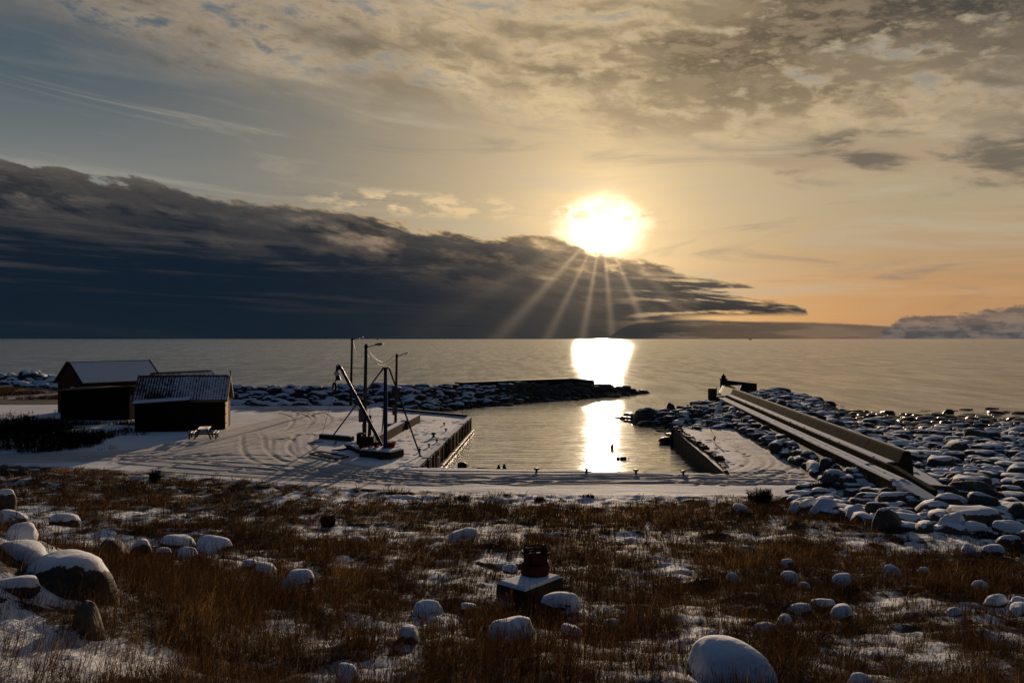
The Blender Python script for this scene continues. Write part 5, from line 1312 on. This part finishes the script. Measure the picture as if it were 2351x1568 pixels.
# second tiled roof behind
ph2 = math.radians(62); P2_ = frame_((-31.3 + 1.65*math.sin(ph2), 74.5 - 1.65*math.cos(ph2)), ph2)
P2 = lambda a, b_, z: P2_(a, b_, z)
h2 = gable_house('boathouse', P2, 6.3, 3.3, 2.45, 4.05, 'red_wood', 'snow', 'small tiled boathouse, only its ridge showing over the front one', 'boathouse', tiles=True, oh=0.2, ov=0.25)
# big shed with a smooth snow roof
ph3 = math.radians(56); P3_ = frame_((-43 + 2.1*math.sin(ph3), 82.9 - 2.1*math.cos(ph3)), ph3)
h3 = gable_house('barn', P3_, 8.3, 4.2, 3.08, 4.88, 'red_wood', 'snow', 'largest shed, red-brown boards and a smooth snow-covered roof', 'barn', oh=0.22, ov=0.28, trim='red_wood')
mb = MB(); boards(mb, P3_, 0.05, 8.25, 0, 0, 3.05, step=0.24); mb.build('front_battens', M['red_wood'], h3)
mb = MB(); q0 = [P3_(-0.03, 1.0, 2.05), P3_(-0.03, 1.9, 2.05), P3_(-0.005, 1.9, 2.05), P3_(-0.005, 1.0, 2.05)]; mb.hexa(q0, [v_ + Vector((0,0,0.55)) for v_ in q0]); wd = mb.build('window', M['glass'], h3)
mb = MB(); mb.tube([P3_(-0.05, 0.97, 2.03), P3_(-0.05, 1.93, 2.03), P3_(-0.05, 1.93, 2.62), P3_(-0.05, 0.97, 2.62), P3_(-0.05, 0.97, 2.03)], 0.03, 4); mb.build('frame', M['red_wood'], wd)
# flat roofed black shed
sh = empty('shed', (-37.2, 78, 0), 'black windowless shed with a tan felt roof, left of the boathouses', 'shed')
A = [(-40.25, 76.1), (-34.0, 75.9), (-33.6, 79.9), (-40.0, 80.2)]; zt_ = [2.55, 2.98, 2.72, 2.62]
mb = MB(); mb.hexa([(x_, y_, -0.2) for x_, y_ in A], [(x_, y_, z_-0.02) for (x_, y_), z_ in zip(A, zt_)]); mb.build('wall', M['tarred'], sh)
Ps = frame_((-40.25, 76.1), math.atan2(-0.2, 6.25)); mb = MB(); boards(mb, Ps, 0.0, 6.2, 0, 0, 2.5, step=0.22); mb.build('front_battens', M['tarred'], sh)
B_ = [(-40.5, 75.85), (-33.75, 75.6), (-33.3, 80.2), (-40.2, 80.5)]; mb = MB(); mb.hexa([(x_, y_, z_) for (x_, y_), z_ in zip(B_, zt_)], [(x_, y_, z_+0.10) for (x_, y_), z_ in zip(B_, zt_)]); mb.build('roof', M['felt'], sh)

# picnic table
pt = empty('picnic_table', (-22.3, 62.2, 0), 'worn wooden picnic table with two benches before the lean-to', 'picnic table')
ang = math.radians(14); Q = lambda a, b_, z: Vector((-22.35 + a*math.cos(ang)*1.0 - b_*math.sin(ang), 61.9 + a*math.sin(ang)*0 + b_*math.cos(ang), z))
for k in range(5): a_ = -0.36 + 0.18*k; mb = MB(); q0 = [Q(a_-0.08, -1.0, 0.72), Q(a_+0.08, -1.0, 0.72), Q(a_+0.08, 1.0, 0.72), Q(a_-0.08, 1.0, 0.72)]; mb.hexa(q0, [v_ + Vector((0,0,0.045)) for v_ in q0]); mb.build('table_plank', M['bench_wood'], pt, bevel=0.008)
for s_ in (-1, 1):
    mb = MB()
    for dd_ in (-0.11, 0.11):
        a_ = s_*0.86 + dd_; q0 = [Q(a_-0.10, -1.0, 0.43), Q(a_+0.10, -1.0, 0.43), Q(a_+0.10, 1.0, 0.43), Q(a_-0.10, 1.0, 0.43)]; mb.hexa(q0, [v_ + Vector((0,0,0.05)) for v_ in q0])
    mb.build('bench', M['bench_wood'], pt, bevel=0.008)
for b_ in (-0.7, 0.7):
    for s_ in (-1, 1):
        mb = MB(); mb.tube([Q(s_*0.62, b_, 0.0), Q(s_*0.28, b_, 0.72)], 0.06, 4); mb.build('leg', M['bench_wood'], pt)
        mb = MB(); q0 = [Q(s_*0.98-0.06, b_-0.06, 0), Q(s_*0.98+0.06, b_-0.06, 0), Q(s_*0.98+0.06, b_+0.06, 0), Q(s_*0.98-0.06, b_+0.06, 0)]; mb.hexa(q0, [v_ + Vector((0,0,0.42)) for v_ in q0]); mb.build('bench_leg', M['bench_wood'], pt)
    mb = MB(); mb.tube([Q(-1.0, b_, 0.38), Q(1.0, b_, 0.38)], 0.05, 4); mb.build('crossbeam', M['bench_wood'], pt)

# ================================================================ old capstan on its concrete block
def hz(x_, y_): return float(H(np.array([x_]), np.array([y_]), fine=False)[0])
gb = ground(1190, 1385); Yc = gb.y; zc = hz((1215-1175.5)/F*(Yc+0.6), Yc+0.6)
def onz(px, py, z): Y = (CAMH-z)*F/(py-778.0); return ((px-1175.5)/F*Y, Y)
ztop = CAMH - (1354-778)/F*Yc
cb_ = empty('concrete_block', (onz(1215, 1340, ztop)[0], onz(1215, 1340, ztop)[1], zc), 'tilted concrete block in the grass carrying the old capstan', 'concrete block')
T = [onz(1139, 1338, ztop), onz(1206, 1357, ztop), onz(1292, 1324, ztop), onz(1232, 1311, ztop)]
mb = MB(); mb.hexa([(x_, y_, zc-0.7) for x_, y_ in T], [(x_, y_, ztop) for x_, y_ in T]); mb.build('block', M['dark_concrete'], cb_, bevel=0.03)
c_ = Vector((sum(t[0] for t in T)/4, sum(t[1] for t in T)/4)); V_, F_ = rock_shape(77, 4, 7, 1.0, 0.03)
mb = MB(); Q_ = [c_ + (Vector(p)-c_)*0.97 for p in T]; Q2 = [c_ + (Vector(p)-c_)*0.88 for p in T]; mb.hexa([(q_.x, q_.y, ztop) for q_ in Q_], [(q_.x, q_.y, ztop+0.05) for q_ in Q2]); mb.build('snow_cap', M['snow'], cb_, bevel=0.02, smooth=False)
X0, Y0 = onz(1229, 1329, ztop); Yc2 = Y0 + 0.22; sc = Yc2/F
R0 = 33*sc; cz = ztop + 0.02
X0 = (1228.5-1175.5)*sc
k = empty('capstan', (X0, Yc2, cz), 'rusty iron capstan with two uprights and a broken top ring', 'capstan')
mb = MB(); mb.lathe((X0, Yc2, cz), [(R0*0.72, 0), (R0*0.98, 0.05), (R0*1.0, 0.20), (R0*0.93, 0.26), (R0*0.93, 0.20), (R0*0.80, 0.06)], 28); mb.build('base_drum', M['rust'], k, smooth=True)
for dx, dy, w_, hh_ in ((-0.60, -0.25, 0.13, 30), (0.62, 0.10, 0.15, 34), (0.05, 0.55, 0.10, 26)):
    x_, y_ = X0 + dx*R0, Yc2 + dy*R0
    mb = MB(); mb.box((x_, y_, cz + hh_*sc*0.5 + 0.12), (w_, w_*0.8, hh_*sc + 0.2)); mb.lathe((x_, y_, cz + hh_*sc + 0.20), [(w_*0.5, 0), (w_*0.5, 0.06), (w_*0.25, 0.10), (w_*0.25, 0.14)], 10); mb.build('upright', M['rust'], k, bevel=0.015)
mb = MB(); mb.box((X0 + 0.22*R0, Yc2 - 0.15*R0, cz + 0.30), (R0*1.0, R0*0.8, 0.34)); mb.lathe((X0+0.1*R0, Yc2, cz+0.2), [(R0*0.55, 0), (R0*0.55, 0.26), (R0*0.2, 0.30)], 20); mb.build('gear_housing', M['rust'], k, bevel=0.03)
zr_ = cz + 0.50
mb = MB(); mb.torus((X0, Yc2, zr_), R0*0.92, 0.025, (0.05, 0, 1), 32, 8); mb.build('top_ring', M['rust'], k, smooth=True)
mb = MB(); mb.tube([(X0-0.62*R0, Yc2-0.25*R0, zr_+0.03), (X0+0.62*R0, Yc2-0.2*R0, zr_+0.05)], 0.022, 8); mb.tube([(X0-0.5*R0, Yc2+0.5*R0, zr_+0.10), (X0+0.62*R0, Yc2+0.4*R0, zr_+0.12)], 0.016, 8); mb.build('cross_bars', M['rust'], k, smooth=True)
mb = MB(); mb.torus((X0+0.80*R0, Yc2, zr_+0.09), 0.075, 0.028, (0.4, -0.6, 0.7), 18, 8, -1.8, 1.8); mb.build('hook_ring', M['trim'], k, smooth=True)

# ships on the horizon
for px, Ys, L, lab in ((1722, 7000, 26, 'tiny ship on the horizon right of the light shafts'), (868, 8000, 34, 'tiny ship on the horizon above the street lamps')):
    x_ = (px-1175.5)/F*Ys; o = empty('ship', (x_, Ys, WATER), lab, 'ship', 'ships on the horizon')
    mb = MB(); mb.hexa([(x_-L*0.44, Ys-3, WATER), (x_+L*0.44, Ys-3, WATER), (x_+L*0.44, Ys+3, WATER), (x_-L*0.44, Ys+3, WATER)], [(x_-L*0.5, Ys-4, WATER+5), (x_+L*0.5, Ys-4, WATER+5), (x_+L*0.5, Ys+4, WATER+5), (x_-L*0.5, Ys+4, WATER+5)]); mb.build('hull', M['iron'], o)
    mb = MB(); mb.box((x_+L*0.3, Ys, WATER+8), (L*0.16, 5, 7)); mb.build('bridge', M['grey_box'], o)
    mb = MB(); mb.tube([(x_-L*0.15, Ys, WATER+5), (x_-L*0.15, Ys, WATER+13)], 0.8, 6); mb.tube([(x_+L*0.3, Ys, WATER+11), (x_+L*0.3, Ys, WATER+15)], 0.8, 6); mb.build('mast', M['iron'], o)

# ================================================================ vegetation
def blades(name, X, Y, Z, h, bx, by, w, tint, mat, label, cat, mid=0.62):
    """one bent tapering ribbon per root"""
    n = len(X); yaw = RS.uniform(0, 6.283, n); wx, wy = np.cos(yaw)*w*0.5, np.sin(yaw)*w*0.5
    V = np.empty((n, 5, 3)); 
    mx, my, mz = X + bx*0.32, Y + by*0.32, Z + h*mid
    V[:,0] = np.stack([X-wx, Y-wy, Z-0.02], 1); V[:,1] = np.stack([X+wx, Y+wy, Z-0.02], 1)
    V[:,2] = np.stack([mx-wx*0.75, my-wy*0.75, mz], 1); V[:,3] = np.stack([mx+wx*0.75, my+wy*0.75, mz], 1)
    V[:,4] = np.stack([X+bx, Y+by, Z+h], 1)
    k = np.arange(n)[:,None]*5
    me = np_mesh(name, V.reshape(-1,3), k + np.array([[0,1,3,2]]), k + np.array([[2,3,4]]), smooth=False)
    attr(me, 'tint', np.repeat(tint, 5))
    return tag(link(name, me, M[mat]), label, cat, kind='stuff')

def scatter_field(n, y0, y1, fx=0.66):
    Y = np.exp(RS.uniform(math.log(y0), math.log(y1), n)); X = RS.uniform(-fx, fx, n)*Y; return X, Y
# boulder footprints, so that no blade grows through them
BO = [(o.location.x, o.location.y, max(o.dimensions.x, o.dimensions.y)*0.42) for o in C.objects if o.name.startswith('boulder') and o.get('group') in ('boulders on the grassy slope', 'boulders at the head of the beach')]
BO.append((cb_.location.x, cb_.location.y+0.1, 0.62))
def clear(X, Y, f=1.0):
    k = np.ones(len(X), bool)
    for bx, by, r in BO: k &= (X-bx)**2 + (Y-by)**2 > (r*f)**2
    return k
def shore_mask(X, Y, Z):
    px, py = proj(X, Y, Z); lim = np.interp(px, [1760, 1800, 1830, 1960, 2040, 2120, 2351, 2600], [1120, 1150, 1178, 1198, 1214, 1228, 1240, 1245])
    return ~((px > 1780) & (py < lim))

# --- dry grass in tufts
nt_ = 52000
X, Y = scatter_field(nt_, 5.2, 47); Z = H(X, Y)
g = cover(X, Y, Z); px, py = proj(X, Y, Z)
edge = Yb(X) - Y
dens = sst(g, 0.36, 0.80)*sst(edge, 0.3, 2.2)
dens = np.maximum(dens, 0.26*sst(edge, 0.1, 1.2)) * (0.35 + 0.65*sst(Y, 6, 20))
k = (RS.uniform(0, 1, nt_) < dens) & (edge > 0.2) & clear(X, Y, 1.0) & shore_mask(X, Y, Z)
X, Y, Z, g, px, py = X[k], Y[k], Z[k], g[k], px[k], py[k]
nb = 11; n = len(X); vary = RS.uniform(0, 1, n)
hh = (0.08 + 0.17*np.clip(g, 0, 1.1))*RS.uniform(0.55, 1.35, n)*(0.75 + 0.75*fbm(X*0.35, Y*0.35, 71, 2))
tt = np.clip(fbm(X*0.30, Y*0.30, 72, 3)*1.5-0.33, 0, 1)
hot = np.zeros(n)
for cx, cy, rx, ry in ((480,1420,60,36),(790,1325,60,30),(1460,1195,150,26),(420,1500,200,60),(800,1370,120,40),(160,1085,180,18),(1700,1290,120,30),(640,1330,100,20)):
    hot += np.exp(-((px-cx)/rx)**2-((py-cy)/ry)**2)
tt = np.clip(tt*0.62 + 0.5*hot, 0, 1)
rad = 0.05 + 0.16*RS.uniform(0, 1, n)
lean = fbm(X*0.15, Y*0.15, 73, 2)*1.2 - 0.35
def rep(a): return np.repeat(a, nb)
N = n*nb; a_ = RS.uniform(0, 6.283, N); rr2 = np.sqrt(RS.uniform(0, 1, N))*rep(rad)*1.3
BXx, BYy = rep(X) + np.cos(a_)*rr2, rep(Y) + np.sin(a_)*rr2
hb = rep(hh)*RS.uniform(0.5, 1.25, N); bl = hb*RS.uniform(0.2, 1.1, N)
bx = np.cos(a_)*bl + rep(lean)*hb*0.6; by = np.sin(a_)*bl
w_ = np.maximum(0.0045, 0.00042*rep(Y))*RS.uniform(0.8, 1.5, N)
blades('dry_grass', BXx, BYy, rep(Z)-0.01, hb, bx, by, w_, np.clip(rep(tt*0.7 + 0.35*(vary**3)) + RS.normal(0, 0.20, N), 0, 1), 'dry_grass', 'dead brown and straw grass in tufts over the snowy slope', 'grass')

# --- withered weed stalks standing upright
ns = 34000
X, Y = scatter_field(ns, 4.8, 34); Z = H(X, Y); px, py = proj(X, Y, Z); g = cover(X, Y, Z)
zone = 0.34 + 0.0*X
for cx, cy, rx, ry, a in ((480,1400,280,140,0.8),(900,1480,420,110,0.7),(1300,1500,320,90,0.35),(1400,1200,170,30,0.6),(700,1250,200,40,0.2),(2050,1480,300,100,0.3),(200,1210,140,40,0.35),(1800,1180,200,30,0.3)):
    zone = zone + a*np.exp(-(((px-cx)/rx)**2 + ((py-cy)/ry)**2)**1.5)
for cx, cy, rx, ry in ((130,1500,190,60),(60,1330,90,60)): zone = zone - 0.75*np.exp(-(((px-cx)/rx)**2 + ((py-cy)/ry)**2)**1.5)
zone = zone*(0.35 + 1.1*fbm(X*0.8, Y*0.8, 81, 3))*sst(g, 0.10, 0.55)
k = (RS.uniform(0, 1, ns) < zone) & (Yb(X)-Y > 1.0) & clear(X, Y, 1.0) & shore_mask(X, Y, Z)
X, Y, Z, px, py = X[k], Y[k], Z[k], px[k], py[k]; n = len(X)
h = RS.uniform(0.22, 0.62, n)*(0.6 + 0.8*fbm(X*0.5, Y*0.5, 82, 2))*np.where(px > 1500, 0.8, 1.0)
lx, ly = RS.normal(0, 0.12, n)*h, RS.normal(0, 0.10, n)*h
w_ = np.maximum(0.006, 0.00050*Y)*RS.uniform(0.7, 1.2, n); tint = np.clip(RS.beta(1.5, 3, n) + 0.25*(fbm(X*0.4, Y*0.4, 83, 2)-0.4), 0, 1)
AX, AY, AZ, AH, ABX, ABY, AW, AT = [X], [Y], [Z], [h], [lx], [ly], [w_], [tint]
for j in range(7):                       # side twigs near the top
    t = RS.uniform(0.45, 0.98, n); a_ = RS.uniform(0, 6.283, n); L = h*RS.uniform(0.08, 0.22, n)
    AX.append(X + lx*t*0.8); AY.append(Y + ly*t*0.8); AZ.append(Z + h*t); AH.append(L*0.8); ABX.append(np.cos(a_)*L*0.8); ABY.append(np.sin(a_)*L*0.8); AW.append(w_*0.8); AT.append(np.clip(tint+0.12, 0, 1))
f = np.concatenate
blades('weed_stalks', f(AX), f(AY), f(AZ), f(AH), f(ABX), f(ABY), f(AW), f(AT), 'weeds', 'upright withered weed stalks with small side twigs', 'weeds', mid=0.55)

# --- long bent straws in the near left snow
n = 1500; px = RS.uniform(0, 560, n); py = RS.uniform(1330, 1640, n); keepp = RS.uniform(0, 1, n) < (0.25 + 0.9*(vn(px/60, py/40, 5) > 0.5)); px, py = px[keepp], py[keepp]
G_ = [ground(a, b) for a, b in zip(px, py)]; X = np.array([q_.x for q_ in G_]); Y = np.array([q_.y for q_ in G_]); k = clear(X, Y); X, Y = X[k], Y[k]; Z = H(X, Y); n = len(X)
X, Y, Z = [np.repeat(q_, 3) for q_ in (X, Y, Z)]; n *= 3; X = X + RS.normal(0, 0.05, n); Y = Y + RS.normal(0, 0.05, n); h = RS.uniform(0.10, 0.34, n); a_ = RS.normal(0.3, 1.0, n)
blades('long_straws', X, Y, Z, h, np.cos(a_)*h*0.9, np.sin(a_)*h*0.5, np.full(n, 0.005), np.clip(RS.normal(0.45, 0.2, n), 0, 1), 'dry_grass', 'long bent straws over the near snow', 'grass', mid=0.8)

# --- rough grass beside the sheds and along the far left shore
n = 9000; Y = RS.uniform(54, 90, n); X = -Y*RS.uniform(0.36, 0.66, n); Z = H(X, Y)
ro = np.exp(-((Y-68)/11.0)**4)*sst(-X - 0.40*Y, 1.0, 5.0); k = (RS.uniform(0, 1, n) < ro*sst(fbm(X*0.5, Y*0.5, 61, 4), 0.46, 0.66)) & ~((X > -41) & (X < -33) & (Y > 75) & (Y < 81))
X, Y, Z = X[k], Y[k], Z[k]
X2 = RS.uniform(-80, -44, 5000); Y2 = RS.uniform(102, 122, 5000); Z2 = H(X2, Y2); k = (fbm(X2*0.25, Y2*0.25, 62, 3) > 0.40) & (Z2 > -0.3) & (Z2 < 0.7)
X, Y, Z = f([X, X2[k]]), f([Y, Y2[k]]), f([Z, Z2[k]]); nb = 6; n = len(X)*nb
X, Y, Z = [np.repeat(q_, nb) for q_ in (X, Y, Z)]; h = RS.uniform(0.12, 0.50, n)
blades('shore_grass', X + RS.normal(0, 0.16, n), Y + RS.normal(0, 0.16, n), Z, h, RS.normal(0, 0.4, n)*h, RS.normal(0, 0.4, n)*h, 0.0006*Y, np.clip(RS.normal(0.35, 0.22, n), 0, 1), 'dry_grass', 'rough brown grass beside the sheds and along the far shore', 'grass')

# --- bushes
def bush(x, y, z, wid, h, seed, label, grp, n=60, mat='twigs', name='bush', spread=0.55):
    r = np.random.RandomState(seed); o = empty(name, (x, y, z), label, 'bush', grp)
    def tubes(segs, nm):
        V, Fq = [], []
        for a, b, ra, rb in segs:
            a, b = np.array(a), np.array(b); d = b-a; L = np.linalg.norm(d)+1e-9; d = d/L; u = np.cross(d, (0.3, 0.2, 1)); u /= np.linalg.norm(u)+1e-9; v = np.cross(d, u); k0 = len(V)
            for p, rr_q in ((a, ra), (b, rb)):
                for t in (0, 2.094, 4.189): V.append(p + (u*math.cos(t)+v*math.sin(t))*rr_q)
            Fq += [(k0+i, k0+(i+1)%3, k0+3+(i+1)%3, k0+3+i) for i in range(3)]
        me = np_mesh(nm, np.array(V), Fq); attr(me, 'tint', r.uniform(0, 1, len(V))); link(nm, me, M[mat], o)
    stems, twigs = [], []
    for i in range(n):
        a = r.uniform(0, 6.283); rd = math.sqrt(r.uniform(0, 1))*wid/2*0.75; p = np.array([math.cos(a)*rd, math.sin(a)*rd*0.7, -0.08]); hh_ = h*r.uniform(0.55, 1.05)*(1-0.35*(rd/(wid/2))**2)
        out = np.array([math.cos(a), math.sin(a)*0.7, 0])*spread*hh_*r.uniform(0.1, 1.0) + np.array([r.normal(0, 0.10), r.normal(0, 0.10), 0])*hh_
        q = p; r0 = 0.014 + 0.006*y/60
        for s_ in range(4):
            t = (s_+1)/4; q2 = p + out*t**1.3 + np.array([r.normal(0, 0.03), r.normal(0, 0.03), 0])*hh_ + np.array([0, 0, hh_*t]); stems.append((q, q2, r0*(1-0.2*s_), r0*(0.8-0.2*s_)))
            for m_ in range(4 if s_ else 2):
                e = q + (q2-q)*r.uniform(0, 1); dv = np.array([r.normal(0, 1), r.normal(0, 1), r.uniform(0.2, 1.3)]); dv = dv/np.linalg.norm(dv)*hh_*r.uniform(0.10, 0.26)
                twigs.append((e, e+dv, r0*0.5, r0*0.3)); e2 = e+dv*r.uniform(0.4, 0.9); dv2 = np.array([r.normal(0, 1), r.normal(0, 1), r.uniform(0, 1.2)])*hh_*0.07; twigs.append((e2, e2+dv2, r0*0.4, r0*0.25))
            q = q2
    tubes(stems, 'stems'); tubes(twigs, 'twigs'); return o
GBU = 'dark bushes left of the sheds'
for i, (px, py, w, h, lab) in enumerate((
    (25,1030,130,80,'dark leafless bush cut by the left edge of the view'),
    (85,1036,120,62,'dense low part of the dark thicket, second from the left'),
    (135,1032,110,74,'dark bush in the middle of the thicket before the black shed'),
    (180,1026,90,52,'bush with branches arching right, at the right end of the thicket'),
    (50,990,110,40,'thin bush at the back of the thicket, nearest the snowy road'),
    (215,1020,56,28,'low sprawling bush tip beyond the arching one'),
    (110,1000,100,40,'back row bush just in front of the black shed'))):
    p = at(px, py, 0.0); bush(p.x, p.y, hz(p.x, p.y), w/F*p.y, h/F*p.y*0.95, 40+i, lab, GBU, n=int(26 + w*0.5))
GB2 = 'small shrubs in the slope'
for i, (px, py, w, h, lab) in enumerate((
    (752,1206,40,28,'small dark cone-shaped shrub in the snowy hollow'),
    (355,1105,30,30,'thin bare shrub at the edge of the yard road'),
    (1240,1150,34,14,'little dark shrub on the snowy verge below the moored boat'),
    (1745,1150,70,32,'wide brown shrub on the verge near the stone slope'),
    (1885,1132,50,30,'round dark shrub among the first stones of the slope'),
    (1350,1142,36,10,'low tuft-like shrub on the verge under the sun glitter'),
    (1060,1150,44,17,'pair-like low shrub on the verge below the left quay'),
    (1985,1012+60,30,16,'small shrub between stones high on the slope'))):
    p = ground(px, py); bush(p.x, p.y, p.z, w/F*p.y, h/F*p.y, 80+i, lab, GB2, n=int(34 + w), mat='weeds', name='shrub', spread=0.3)
